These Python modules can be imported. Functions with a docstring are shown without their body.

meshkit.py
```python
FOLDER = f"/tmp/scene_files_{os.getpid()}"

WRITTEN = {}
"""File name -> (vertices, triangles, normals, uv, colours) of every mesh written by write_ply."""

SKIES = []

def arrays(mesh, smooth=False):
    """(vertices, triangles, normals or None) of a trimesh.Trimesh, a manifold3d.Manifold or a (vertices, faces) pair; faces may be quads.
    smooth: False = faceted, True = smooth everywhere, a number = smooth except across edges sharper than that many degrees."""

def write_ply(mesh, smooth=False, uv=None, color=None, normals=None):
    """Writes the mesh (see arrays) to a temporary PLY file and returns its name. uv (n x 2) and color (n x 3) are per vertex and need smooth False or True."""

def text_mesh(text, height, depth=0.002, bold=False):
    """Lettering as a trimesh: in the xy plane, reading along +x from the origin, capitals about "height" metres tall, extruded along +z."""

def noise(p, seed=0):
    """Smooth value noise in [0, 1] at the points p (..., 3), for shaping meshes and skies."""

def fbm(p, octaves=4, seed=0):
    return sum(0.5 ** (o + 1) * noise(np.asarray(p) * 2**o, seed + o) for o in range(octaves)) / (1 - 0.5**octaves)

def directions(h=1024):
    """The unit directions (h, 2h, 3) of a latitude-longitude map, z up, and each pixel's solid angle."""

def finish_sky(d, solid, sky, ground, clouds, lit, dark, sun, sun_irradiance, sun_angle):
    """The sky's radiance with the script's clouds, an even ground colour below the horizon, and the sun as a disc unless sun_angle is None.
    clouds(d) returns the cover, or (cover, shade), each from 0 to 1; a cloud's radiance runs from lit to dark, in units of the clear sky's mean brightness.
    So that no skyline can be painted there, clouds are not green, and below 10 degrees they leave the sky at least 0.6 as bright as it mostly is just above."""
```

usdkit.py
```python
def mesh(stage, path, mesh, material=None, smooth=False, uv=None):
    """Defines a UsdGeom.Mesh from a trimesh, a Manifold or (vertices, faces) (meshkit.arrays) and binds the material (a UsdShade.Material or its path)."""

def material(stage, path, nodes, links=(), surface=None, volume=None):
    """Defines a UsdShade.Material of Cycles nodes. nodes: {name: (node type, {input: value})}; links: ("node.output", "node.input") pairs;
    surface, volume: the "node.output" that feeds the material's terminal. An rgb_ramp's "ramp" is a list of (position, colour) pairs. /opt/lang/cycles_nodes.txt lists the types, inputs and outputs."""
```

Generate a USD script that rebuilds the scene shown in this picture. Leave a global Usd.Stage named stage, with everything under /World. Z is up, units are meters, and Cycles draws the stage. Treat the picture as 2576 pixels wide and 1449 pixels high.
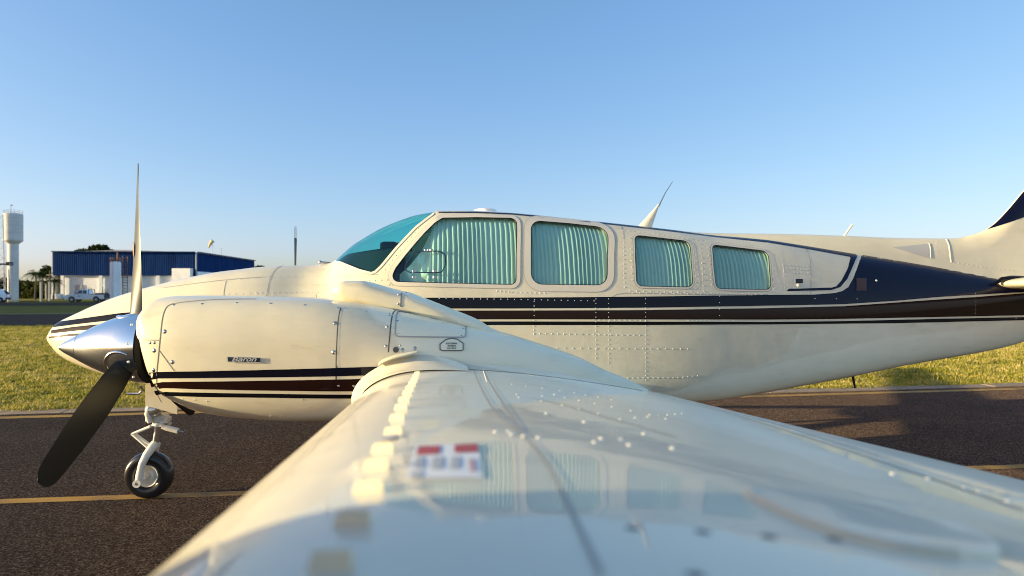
import math, random
import numpy as np
import trimesh, manifold3d, shapely
from shapely.geometry import Polygon, LineString, Point, box
from shapely.prepared import prep
from scipy.interpolate import PchipInterpolator
from pxr import Usd, UsdGeom, UsdShade, UsdLux, Gf, Sdf, Vt
import usdkit, meshkit

rng = np.random.default_rng(7)
random.seed(7)
stage = Usd.Stage.CreateInMemory()
UsdGeom.SetStageUpAxis(stage, UsdGeom.Tokens.z)
UsdGeom.SetStageMetersPerUnit(stage, 1.0)
UsdGeom.Xform.Define(stage, '/World')
UsdGeom.Scope.Define(stage, '/World/Looks')

# ------------------------------------------------------------------ camera, sky, sun, exposure
F, U0, V0, CAMZ = 1650.0, 1288.0, 724.5, 1.63
cam = UsdGeom.Camera.Define(stage, '/World/camera')
cam.CreateHorizontalApertureAttr(36.0)
cam.CreateVerticalApertureAttr(20.25)
cam.CreateFocalLengthAttr(36.0 * F / 2576.0)
cam.CreateClippingRangeAttr(Gf.Vec2f(0.05, 4000))
cam.AddTranslateOp().Set(Gf.Vec3d(0, 0, CAMZ))
cam.AddRotateXOp().Set(90.0)
cam.CreateFStopAttr(2.9)
cam.CreateFocusDistanceAttr(4.1)
cam.CreateExposureAttr(1.06)

SUN_EL, SUN_AZ = math.radians(9.0), math.radians(14.0)
SUN = np.array([-math.cos(SUN_AZ) * math.cos(SUN_EL), -math.sin(SUN_AZ) * math.cos(SUN_EL), math.sin(SUN_EL)])
dome = UsdLux.DomeLight.Define(stage, '/World/sky')
dome.GetPrim().SetCustomDataByKey('kind', 'structure')
dome.CreateIntensityAttr(1.0)
sky_mat = usdkit.material(stage, '/World/Looks/sky', {
    's': ('sky_texture', {'sky_type': 'single_scattering', 'sun_disc': False, 'sun_elevation': SUN_EL,
                          'sun_rotation': math.atan2(SUN[0], SUN[1]), 'altitude': 500.0, 'air_density': 0.9,
                          'aerosol_density': 1.6, 'ozone_density': 2.1}),
    'sep': ('separate_color', {}), 'pr': ('math', {'math_type': 'power', 'value2': 0.93}), 'pg': ('math', {'math_type': 'power', 'value2': 0.72}), 'pb': ('math', {'math_type': 'power', 'value2': 0.50}),
    'mr': ('math', {'math_type': 'multiply', 'value2': 1.0}), 'mg': ('math', {'math_type': 'multiply', 'value2': 1.21}), 'mb': ('math', {'math_type': 'multiply', 'value2': 1.80}),
    'lg': ('math', {'math_type': 'multiply', 'value2': 1.15}), 'lb': ('math', {'math_type': 'multiply', 'value2': 1.20}), 'ng': ('math', {'math_type': 'minimum'}), 'nb': ('math', {'math_type': 'minimum'}), 'com': ('combine_color', {}), 'bg': ('background_shader', {'strength': 0.136})},
    [('s.color', 'sep.color'), ('sep.r', 'pr.value1'), ('sep.g', 'pg.value1'), ('sep.b', 'pb.value1'), ('pr.value', 'mr.value1'), ('pg.value', 'mg.value1'), ('pb.value', 'mb.value1'),
     ('mr.value', 'com.r'), ('sep.g', 'lg.value1'), ('sep.b', 'lb.value1'), ('mg.value', 'ng.value1'), ('lg.value', 'ng.value2'), ('mb.value', 'nb.value1'), ('lb.value', 'nb.value2'), ('ng.value', 'com.g'), ('nb.value', 'com.b'), ('com.color', 'bg.color')], surface='bg.background')
UsdShade.MaterialBindingAPI.Apply(dome.GetPrim()).Bind(sky_mat)
sun = UsdLux.DistantLight.Define(stage, '/World/sun')
sun.CreateNormalizeAttr(True)
sun.CreateIntensityAttr(1.25)
sun.CreateAngleAttr(0.53)
sun.CreateColorAttr(Gf.Vec3f(1.0, 0.84, 0.48))
_z = SUN
_x = np.cross([0, 0, 1.0], _z); _x /= np.linalg.norm(_x)
_y = np.cross(_z, _x)
sun.AddTransformOp().Set(Gf.Matrix4d(*_x, 0, *_y, 0, *_z, 0, 0, 0, 20, 1))

# ------------------------------------------------------------------ helpers
YAW = math.radians(6.5)
CY, SY = math.cos(YAW), math.sin(YAW)
BO = np.array([0.0, 5.42, 0.0])                       # the aeroplane's origin on the ground, below its centreline
CAMB = np.array([-5.42 * SY, -5.42 * CY, CAMZ])       # the photographer's viewpoint in the aeroplane's own axes

def set_data(prim, label=None, cat=None, group=None, kind=None):
    for k, v in (('label', label), ('category', cat), ('group', group), ('kind', kind)):
        if v:
            prim.SetCustomDataByKey(k, v)
    return prim

_used = {}
def fresh(parent, name):
    k = (parent, name)
    n = _used.get(k, -1) + 1
    _used[k] = n
    return f'{parent}/{name}' + (f'_{n:03d}' if n else '')

def path_of(p):
    return p if isinstance(p, str) else str(p.GetPath())

def thing(name, label=None, cat=None, loc=(0, 0, 0), rz=0.0, group=None, kind=None):
    p = fresh('/World', name)
    x = UsdGeom.Xform.Define(stage, p)
    x.AddTranslateOp().Set(Gf.Vec3d(*map(float, loc)))
    x.AddRotateZOp().Set(float(rz))
    set_data(x.GetPrim(), label, cat, group, kind)
    return p

def put(parent, name, mesh, mat, smooth=35, label=None, cat=None, group=None, kind=None, normals=None):
    p = fresh(parent, name)
    if normals is not None:
        m = usdkit.mesh(stage, p, mesh, mat, smooth=False)
        m.CreateNormalsAttr(Vt.Vec3fArray.FromNumpy(np.asarray(normals, np.float32)))
        m.SetNormalsInterpolation('vertex')
    else:
        m = usdkit.mesh(stage, p, mesh, mat, smooth=smooth)
    set_data(m.GetPrim(), label, cat, group, kind)
    return p

def top(name, mesh, mat, label=None, cat=None, smooth=35, group=None, kind=None):
    return put('/World', name, mesh, mat, smooth, label, cat, group, kind)

def copy_of(src, name, loc, rz=0.0, label=None, cat=None, group=None, scale=None):
    p = fresh('/World', name)
    x = UsdGeom.Xform.Define(stage, p)
    prim = x.GetPrim()
    prim.GetReferences().AddInternalReference(src)
    prim.SetInstanceable(True)
    x.ClearXformOpOrder()
    x.AddTranslateOp(opSuffix='here').Set(Gf.Vec3d(*map(float, loc)))
    x.AddRotateZOp(opSuffix='here').Set(float(rz))
    if scale:
        x.AddScaleOp(opSuffix='here').Set(Gf.Vec3f(scale, scale, scale))
    set_data(prim, label, cat, group)
    return p

def cat_(ms):
    return trimesh.util.concatenate([m for m in ms if m is not None])

def box_m(x0, x1, y0, y1, z0, z1):
    return trimesh.creation.box(extents=(x1 - x0, y1 - y0, z1 - z0), transform=trimesh.transformations.translation_matrix(((x0 + x1) / 2, (y0 + y1) / 2, (z0 + z1) / 2)))

def bevel_box(x0, x1, y0, y1, z0, z1, r=0.01):
    pts = [(x, y, z) for x in (x0, x1) for y in (y0, y1) for z in (z0, z1)]
    c = np.array([(x0 + x1) / 2, (y0 + y1) / 2, (z0 + z1) / 2])
    out = []
    for p in pts:
        s = np.sign(np.array(p) - c)
        for k in range(3):
            q = np.array(p) - s * r
            q[k] = p[k]
            out.append(q)
    return trimesh.convex.convex_hull(np.array(out))

def tube(pts, r, n=10, cap=True):
    pts = np.asarray(pts, float)
    rs = np.broadcast_to(np.asarray(r, float), (len(pts),))
    t = np.gradient(pts, axis=0)
    t /= np.linalg.norm(t, axis=1, keepdims=True) + 1e-12
    ref = np.array([0, 0, 1.0]) if abs(t[:, 2]).mean() < 0.85 else np.array([1.0, 0, 0])
    a = np.cross(t, ref); a /= np.linalg.norm(a, axis=1, keepdims=True) + 1e-12
    b = np.cross(t, a)
    ang = np.arange(n) * 2 * np.pi / n
    V = (pts[:, None] + rs[:, None, None] * (np.cos(ang)[None, :, None] * a[:, None] + np.sin(ang)[None, :, None] * b[:, None])).reshape(-1, 3)
    Fc = []
    for i in range(len(pts) - 1):
        for j in range(n):
            q = (i * n + j, i * n + (j + 1) % n, (i + 1) * n + (j + 1) % n, (i + 1) * n + j)
            Fc += [(q[0], q[2], q[1]), (q[0], q[3], q[2])]
    if cap:
        V = np.vstack([V, pts[0], pts[-1]])
        k = len(V) - 2
        for j in range(n):
            Fc += [(k, j, (j + 1) % n), (k + 1, (len(pts) - 1) * n + (j + 1) % n, (len(pts) - 1) * n + j)]
    m = trimesh.Trimesh(V, Fc, process=False)
    m.fix_normals()
    return m

def loft(rings, start=None, end=None):
    """Closed surface through rings of equal length; the end points close it."""
    K = len(rings[0])
    V = np.vstack(rings)
    Fc = []
    j = np.arange(K); j2 = (j + 1) % K
    for i in range(len(rings) - 1):
        a, b = i * K, (i + 1) * K
        Fc.append(np.stack([a + j, a + j2, b + j2], 1)); Fc.append(np.stack([a + j, b + j2, b + j], 1))
    V = np.vstack([V, start if start is not None else rings[0].mean(0), end if end is not None else rings[-1].mean(0)])
    s, e = len(V) - 2, len(V) - 1
    b = (len(rings) - 1) * K
    Fc.append(np.stack([np.full(K, s), j2, j], 1)); Fc.append(np.stack([np.full(K, e), b + j, b + j2], 1))
    m = trimesh.Trimesh(V, np.vstack(Fc), process=False)
    if m.volume < 0:
        m.invert()
    return m

def lathe(profile, n=48, axis='z'):
    """profile: (radius, height) pairs; closed on the axis where the radius is 0."""
    m = trimesh.creation.revolve(np.asarray(profile, float), sections=n)
    if axis == 'x':
        m.apply_transform(trimesh.transformations.rotation_matrix(math.pi / 2, (0, 1, 0)))
    if axis == 'y':
        m.apply_transform(trimesh.transformations.rotation_matrix(-math.pi / 2, (1, 0, 0)))
    return m

def to_man(m):
    return manifold3d.Manifold(manifold3d.Mesh(vert_properties=np.asarray(m.vertices, np.float32), tri_verts=np.asarray(m.faces, np.uint32)))

def from_man(m):
    q = m.to_mesh()
    return trimesh.Trimesh(np.array(q.vert_properties[:, :3], float), np.array(q.tri_verts), process=False)

def prism_y(poly, y0, y1):
    """A polygon in (X, Z) as a solid from Y = y0 to Y = y1."""
    poly = shapely.geometry.polygon.orient(poly)
    cs = manifold3d.CrossSection([np.array(poly.exterior.coords)[:-1]])
    return manifold3d.Manifold.extrude(cs, y1 - y0).rotate([90, 0, 0]).translate([0, y1, 0])

def smooth_poly(pts, r=0.0):
    p = Polygon(pts)
    if not p.is_valid:
        p = p.buffer(0)
    if r:
        p = p.buffer(-r, quad_segs=8).buffer(2 * r, quad_segs=8).buffer(-r, quad_segs=8)
    return p

def ray_b(u, v):
    d = np.array([(u - U0) / F, 1.0, (V0 - v) / F])
    return np.array([d[0] * CY + d[1] * SY, -d[0] * SY + d[1] * CY, d[2]])

def at_y(u, v, Y):
    """The point of the aeroplane's plane Y that stands behind photo pixel (u, v)."""
    d = ray_b(u, v)
    return CAMB + d * (Y - CAMB[1]) / d[1]

def at_w(u, v, dist):
    """World point behind photo pixel (u, v) at a depth."""
    return np.array([(u - U0) / F * dist, dist, CAMZ + (V0 - v) / F * dist])

def hit(u, v, inside, t0=0.3, t1=8.0, n=900):
    """First point along the pixel's line of sight where inside(P) turns positive; else where it comes closest."""
    d = ray_b(u, v)
    t = np.linspace(t0, t1, n)
    P = CAMB + d * t[:, None]
    f = inside(P)
    k = np.nonzero(f > 0)[0]
    if len(k) == 0 or k[0] == 0:
        return P[np.argmax(f)]
    a, b = t[k[0] - 1], t[k[0]]
    for _ in range(24):
        m = (a + b) / 2
        if inside((CAMB + d * m)[None])[0] > 0: b = m
        else: a = m
    return CAMB + d * b

def dense(pts, step=25.0):
    out = []
    for (a, b) in zip(pts[:-1], pts[1:]):
        k = max(1, int(np.hypot(b[0] - a[0], b[1] - a[1]) / step))
        for i in range(k):
            out.append((a[0] + (b[0] - a[0]) * i / k, a[1] + (b[1] - a[1]) * i / k))
    return out + [pts[-1]]

def curve(pts, n=40):
    """A smooth curve through pixels."""
    pts = np.asarray(pts, float)
    s = np.r_[0, np.cumsum(np.linalg.norm(np.diff(pts, axis=0), axis=1))]
    q = np.linspace(0, s[-1], n)
    return np.stack([PchipInterpolator(s, pts[:, 0])(q), PchipInterpolator(s, pts[:, 1])(q)], 1)

def decal(poly, surf, out_dir, off=0.0015, ha=0.03, hb=0.02):
    """A sheet that follows surf(a, b) over a polygon of the (a, b) plane, off above it. Returns (mesh, normals)."""
    poly = poly if poly.is_valid else poly.buffer(0)
    polys = [g for g in getattr(poly, 'geoms', [poly]) if g.geom_type == 'Polygon' and g.area > 1e-9]
    A, Fc, base = [], [], 0
    for poly in polys:
        pp = prep(poly)
        a0, b0, a1, b1 = poly.bounds
        na, nb = max(1, math.ceil((a1 - a0) / ha)), max(1, math.ceil((b1 - b0) / hb))
        ga, gb = np.linspace(a0, a1, na + 1), np.linspace(b0, b1, nb + 1)
        for i in range(na):
            col = box(ga[i], b0 - 1, ga[i + 1], b1 + 1).intersection(poly)
            if col.is_empty:
                continue
            cb0, cb1 = col.bounds[1], col.bounds[3]
            for j in range(nb):
                if gb[j + 1] < cb0 or gb[j] > cb1:
                    continue
                c = box(ga[i], gb[j], ga[i + 1], gb[j + 1])
                if pp.contains(c):
                    A += [(ga[i], gb[j]), (ga[i + 1], gb[j]), (ga[i + 1], gb[j + 1]), (ga[i], gb[j + 1])]
                    Fc += [(base, base + 1, base + 2), (base, base + 2, base + 3)]
                    base += 4
                elif pp.intersects(c):
                    q = c.intersection(col)
                    for g in getattr(q, 'geoms', [q]):
                        if g.geom_type != 'Polygon' or g.area < 1e-10:
                            continue
                        try:
                            vv, ff = trimesh.creation.triangulate_polygon(g, engine='earcut')
                        except Exception:
                            continue
                        A += [tuple(x) for x in vv]
                        Fc += [tuple(base + k for k in f) for f in ff]
                        base += len(vv)
    A = np.array(A, float); Fc = np.array(Fc, int)
    e = 1e-3
    P = surf(A[:, 0], A[:, 1])
    da = surf(A[:, 0] + e, A[:, 1]) - surf(A[:, 0] - e, A[:, 1])
    db = surf(A[:, 0], A[:, 1] + e) - surf(A[:, 0], A[:, 1] - e)
    N = np.cross(da, db)
    N /= np.linalg.norm(N, axis=1, keepdims=True) + 1e-15
    N *= np.where(N @ np.asarray(out_dir, float) < 0, -1, 1)[:, None]
    P = P + N * off
    fn = np.cross(P[Fc[:, 1]] - P[Fc[:, 0]], P[Fc[:, 2]] - P[Fc[:, 0]])
    flip = (fn * N[Fc[:, 0]]).sum(1) < 0
    Fc[flip] = Fc[flip][:, ::-1]
    return (P, Fc), N

def stroke(pts, width):
    return LineString(pts).buffer(width / 2, cap_style=2, join_style=1)

def dome_mesh(points, normals, r, h=None, k=7):
    """Rivet heads: low domes at points."""
    points, normals = np.asarray(points), np.asarray(normals)
    V, Fc, N = [], [], []
    ang = np.arange(k) * 2 * np.pi / k
    h = h or r * 0.55
    for p, n in zip(points, normals):
        a = np.cross(n, [0, 0, 1.0] if abs(n[2]) < 0.9 else [1.0, 0, 0]); a /= np.linalg.norm(a)
        b = np.cross(n, a)
        s = len(V)
        for (rr, hh, tilt) in ((r, 0.0, 1.1), (r * 0.6, h * 0.75, 0.55)):
            for t in ang:
                d = math.cos(t) * a + math.sin(t) * b
                V.append(p + rr * d + hh * n); N.append(math.cos(tilt) * n + math.sin(tilt) * d)
        V.append(p + h * n); N.append(n)
        for j in range(k):
            j2 = (j + 1) % k
            Fc += [(s + j, s + j2, s + k + j2), (s + j, s + k + j2, s + k + j), (s + k + j, s + k + j2, s + 2 * k)]
    V, Fc, N = np.array(V), np.array(Fc), np.array(N)
    fn = np.cross(V[Fc[:, 1]] - V[Fc[:, 0]], V[Fc[:, 2]] - V[Fc[:, 0]])
    flip = (fn * N[Fc[:, 0]]).sum(1) < 0
    Fc[flip] = Fc[flip][:, ::-1]
    return (V, Fc), N

# ------------------------------------------------------------------ materials
def mat(name, nodes, links, surface, volume=None):
    return usdkit.material(stage, '/World/Looks/' + name, nodes, links, surface=surface, volume=volume)

def plain(name, col, rough=0.5, metal=0.0, coat=0.0, spec=0.5, var=0.0, scale=6.0, bump=0.0, bscale=40.0, **kw):
    nodes = {'p': ('principled_bsdf', {'base_color': col, 'roughness': rough, 'metallic': metal, 'coat_weight': coat, 'coat_roughness': 0.03, 'specular_ior_level': spec, **kw}),
             'g': ('geometry', {})}
    links = []
    if var:
        nodes['n'] = ('noise_texture', {'scale': scale, 'detail': 5.0, 'roughness': 0.6})
        nodes['r'] = ('rgb_ramp', {'ramp': [(0.3, tuple(c * (1 - var) for c in col)), (0.7, tuple(min(1, c * (1 + var * 0.6)) for c in col))]})
        links += [('g.position', 'n.vector'), ('n.fac', 'r.fac'), ('r.color', 'p.base_color')]
    if bump:
        nodes['bn'] = ('noise_texture', {'scale': bscale, 'detail': 3.0})
        nodes['b'] = ('bump', {'strength': 1.0, 'distance': bump})
        links += [('g.position', 'bn.vector'), ('bn.fac', 'b.height'), ('b.normal', 'p.normal')]
    return mat(name, nodes, links, 'p.BSDF')

# aircraft paint: cream white under a clear coat, faintly uneven like hand-polished skin
M = {}
M['paint'] = mat('cream_paint', {
    'g': ('geometry', {}), 'n': ('noise_texture', {'scale': 3.0, 'detail': 6.0, 'roughness': 0.65}),
    'mp': ('mapping', {'scale': (2.0, 2.0, 9.0)}), 'st': ('noise_texture', {'scale': 1.6, 'detail': 6.0, 'roughness': 0.75}),
    'r': ('rgb_ramp', {'ramp': [(0.25, (0.69, 0.63, 0.45)), (0.75, (0.75, 0.69, 0.50))]}),
    'rs': ('rgb_ramp', {'ramp': [(0.28, (0.84, 0.83, 0.81)), (0.42, (0.97, 0.97, 0.96)), (0.6, (1.0, 1.0, 1.0))]}), 'mu': ('mix', {'mix_type': 'multiply', 'fac': 1.0}),
    'cr': ('map_range', {'from_min': 0.3, 'from_max': 0.7, 'to_min': 0.03, 'to_max': 0.12}),
    'n2': ('noise_texture', {'scale': 4.0, 'detail': 2.0}), 'b': ('bump', {'strength': 0.7, 'distance': 0.004}),
    'p': ('principled_bsdf', {'roughness': 0.36, 'coat_weight': 0.55, 'specular_ior_level': 0.3})},
    [('g.position', 'n.vector'), ('n.fac', 'r.fac'), ('g.position', 'mp.vector'), ('mp.vector', 'st.vector'), ('st.fac', 'rs.fac'), ('r.color', 'mu.color1'), ('rs.color', 'mu.color2'), ('mu.color', 'p.base_color'),
     ('st.fac', 'cr.value'), ('cr.result', 'p.coat_roughness'), ('g.position', 'n2.vector'), ('n2.fac', 'b.height'), ('b.normal', 'p.normal'), ('b.normal', 'p.coat_normal')], 'p.BSDF')
M['wing_paint'] = mat('wing_paint', {
    'g': ('geometry', {}), 'n': ('noise_texture', {'scale': 4.0, 'detail': 7.0, 'roughness': 0.7}),
    'mp': ('mapping', {'scale': (1.5, 11.0, 3.0)}), 'st': ('noise_texture', {'scale': 1.0, 'detail': 6.0, 'roughness': 0.7}),
    'r': ('rgb_ramp', {'ramp': [(0.25, (0.70, 0.635, 0.475)), (0.75, (0.76, 0.70, 0.54))]}),
    'rs': ('rgb_ramp', {'ramp': [(0.28, (0.80, 0.79, 0.77)), (0.42, (0.97, 0.97, 0.96)), (0.6, (1.0, 1.0, 1.0))]}), 'mu': ('mix', {'mix_type': 'multiply', 'fac': 1.0}),
    'cr': ('map_range', {'from_min': 0.3, 'from_max': 0.7, 'to_min': 0.012, 'to_max': 0.06}),
    'n2': ('noise_texture', {'scale': 7.0, 'detail': 2.0}), 'b': ('bump', {'strength': 0.5, 'distance': 0.002}),
    'p': ('principled_bsdf', {'roughness': 0.38, 'coat_weight': 0.55, 'specular_ior_level': 0.3})},
    [('g.position', 'n.vector'), ('n.fac', 'r.fac'), ('g.position', 'mp.vector'), ('mp.vector', 'st.vector'), ('st.fac', 'rs.fac'), ('r.color', 'mu.color1'), ('rs.color', 'mu.color2'), ('mu.color', 'p.base_color'),
     ('st.fac', 'cr.value'), ('cr.result', 'p.coat_roughness'), ('g.position', 'n2.vector'), ('n2.fac', 'b.height'), ('b.normal', 'p.normal'), ('b.normal', 'p.coat_normal')], 'p.BSDF')
M['navy'] = plain('navy_paint', (0.0025, 0.0035, 0.017), 0.4, coat=0.35, spec=0.05)
M['navy_black'] = plain('navy_black_paint', (0.003, 0.003, 0.008), 0.4, coat=0.35, spec=0.05)
M['maroon'] = plain('maroon_paint', (0.014, 0.004, 0.0025), 0.4, coat=0.35, spec=0.05)
M['black_paint'] = plain('black_paint', (0.004, 0.004, 0.005), 0.4, coat=0.35, spec=0.05)
M['white_line'] = plain('white_line_paint', (0.64, 0.60, 0.51), 0.35, coat=0.8)
M['seam'] = plain('dark_seam', (0.10, 0.095, 0.085), 0.7)
M['seam_soft'] = plain('soft_seam', (0.33, 0.31, 0.27), 0.6)
M['wing_seam'] = plain('wing_seam', (0.40, 0.38, 0.33), 0.5)
M['rivet'] = plain('rivet_paint', (0.66, 0.62, 0.53), 0.25, coat=0.6)
M['chrome'] = plain('polished_metal', (0.94, 0.93, 0.90), 0.13, metal=1.0, bump=0.0006, bscale=9.0)
M['steel'] = plain('bare_steel', (0.45, 0.45, 0.45), 0.3, metal=1.0)
M['dark_steel'] = plain('dark_steel', (0.12, 0.12, 0.12), 0.4, metal=0.9)
M['blade_black'] = plain('blade_black', (0.0022, 0.0022, 0.0018), 0.42, spec=0.25, var=0.3, scale=14.0)
M['blade_grey'] = plain('blade_grey', (0.05, 0.051, 0.047), 0.4, metal=0.0, var=0.12, scale=10.0)
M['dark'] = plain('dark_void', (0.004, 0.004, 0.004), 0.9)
M['rubber'] = plain('tyre_rubber', (0.007, 0.007, 0.008), 0.28, coat=0.25, var=0.3, scale=60.0)
M['gear_paint'] = plain('gear_paint', (0.68, 0.66, 0.58), 0.4, coat=0.3, var=0.1, scale=40.0)
M['curtain'] = mat('curtain_cloth', {
    'p': ('principled_bsdf', {'base_color': (0.86, 0.88, 0.82), 'roughness': 0.8}), 't': ('translucent_bsdf', {'color': (0.7, 0.7, 0.62)}), 'm': ('mix_closure', {'fac': 0.25})},
    [('p.BSDF', 'm.closure1'), ('t.BSDF', 'm.closure2')], 'm.closure')
def glass(name, tint):
    return mat(name, {'ge': ('geometry', {}), 'io': ('math', {'math_type': 'multiply_add', 'value2': -0.8333, 'value3': 1.5}), 'f': ('fresnel', {}), 't': ('transparent_bsdf', {'color': tint}), 'g': ('glossy_bsdf', {'color': (1, 1, 1), 'roughness': 0.01}), 'm': ('mix_closure', {})},
               [('ge.backfacing', 'io.value1'), ('io.value', 'f.IOR'), ('f.fac', 'm.fac'), ('t.BSDF', 'm.closure1'), ('g.BSDF', 'm.closure2')], 'm.closure')
M['glass_teal'] = glass('teal_glass', (0.70, 0.93, 0.87))
M['glass_windshield'] = glass('windshield_glass', (0.34, 0.80, 0.80))
M['glass_clear'] = glass('clear_glass', (0.85, 0.9, 0.9))
M['interior'] = plain('cabin_interior', (0.05, 0.055, 0.05), 0.8)
M['shade_cloth'] = plain('shade_cloth', (0.80, 0.82, 0.74), 0.7)
M['vg'] = plain('vortex_generator', (0.74, 0.66, 0.46), 0.5)
M['red'] = plain('placard_red', (0.42, 0.04, 0.035), 0.5)
M['placard_white'] = plain('placard_white', (0.78, 0.78, 0.76), 0.5)
M['placard_grey'] = plain('placard_grey', (0.42, 0.43, 0.43), 0.5)
M['ink'] = plain('black_ink', (0.01, 0.01, 0.01), 0.5)
M['badge_navy'] = plain('badge_enamel', (0.010, 0.020, 0.035), 0.3, coat=0.8)
M['badge_silver'] = plain('badge_silver', (0.80, 0.79, 0.75), 0.25, metal=0.6)
M['brown_red'] = plain('reddish_brown', (0.045, 0.016, 0.015), 0.5)
M['emblem'] = plain('emblem_pale_red', (0.55, 0.22, 0.14), 0.5)
M['antenna'] = plain('antenna_cream', (0.66, 0.61, 0.49), 0.45)
M['lens'] = plain('lamp_lens', (0.55, 0.55, 0.5), 0.08, metal=0.8)

# ------------------------------------------------------------------ setting: ground, taxiway, grass
M['ground'] = mat('grass_ground', {
    'g': ('geometry', {}), 'n': ('noise_texture', {'scale': 0.35, 'detail': 8.0, 'roughness': 0.7}),
    'n2': ('noise_texture', {'scale': 14.0, 'detail': 4.0}),
    'r': ('rgb_ramp', {'ramp': [(0.3, (0.07, 0.075, 0.010)), (0.5, (0.16, 0.145, 0.022)), (0.72, (0.25, 0.20, 0.05))]}),
    'mx': ('math', {'math_type': 'multiply_add', 'value2': 0.5, 'value3': 0.0}), 'ad': ('math', {'math_type': 'multiply_add', 'value2': 0.5}),
    'b': ('bump', {'strength': 1.0, 'distance': 0.05}), 'p': ('principled_bsdf', {'roughness': 0.9, 'specular_ior_level': 0.1})},
    [('g.position', 'n.vector'), ('g.position', 'n2.vector'), ('n.fac', 'mx.value1'), ('n2.fac', 'ad.value1'), ('mx.value', 'ad.value3'), ('ad.value', 'r.fac'), ('r.color', 'p.base_color'), ('n2.fac', 'b.height'), ('b.normal', 'p.normal')], 'p.BSDF')
M['asphalt'] = mat('asphalt', {
    'g': ('geometry', {}), 'v': ('voronoi_texture', {'scale': 105.0}), 'sc': ('separate_color', {}) , 'n': ('noise_texture', {'scale': 120.0, 'detail': 3.0, 'roughness': 0.7}),
    'big': ('noise_texture', {'scale': 0.7, 'detail': 5.0}),
    'r': ('rgb_ramp', {'ramp': [(0.22, (0.018, 0.011, 0.007)), (0.50, (0.062, 0.040, 0.027)), (0.68, (0.108, 0.072, 0.050)), (0.78, (0.24, 0.175, 0.125))]}),
    'rb': ('rgb_ramp', {'ramp': [(0.3, (0.75, 0.75, 0.75)), (0.7, (1.15, 1.12, 1.1))]}),
    'mu': ('mix', {'mix_type': 'multiply', 'fac': 1.0}),
    'b': ('bump', {'strength': 1.0, 'distance': 0.006}), 'mm': ('math', {'math_type': 'multiply_add', 'value2': 0.55}), 'm2': ('math', {'math_type': 'multiply', 'value2': 0.45}), 'p': ('principled_bsdf', {'roughness': 0.85, 'diffuse_roughness': 1.0, 'specular_ior_level': 0.05})},
    [('g.position', 'n.vector'), ('g.position', 'big.vector'), ('g.position', 'v.vector'), ('v.color', 'sc.color'), ('n.fac', 'm2.value1'), ('sc.r', 'mm.value1'), ('m2.value', 'mm.value3'), ('mm.value', 'r.fac'), ('r.color', 'mu.color1'), ('big.fac', 'rb.fac'), ('rb.color', 'mu.color2'), ('mu.color', 'p.base_color'),
     ('n.fac', 'b.height'), ('b.normal', 'p.normal')], 'p.BSDF')
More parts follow.
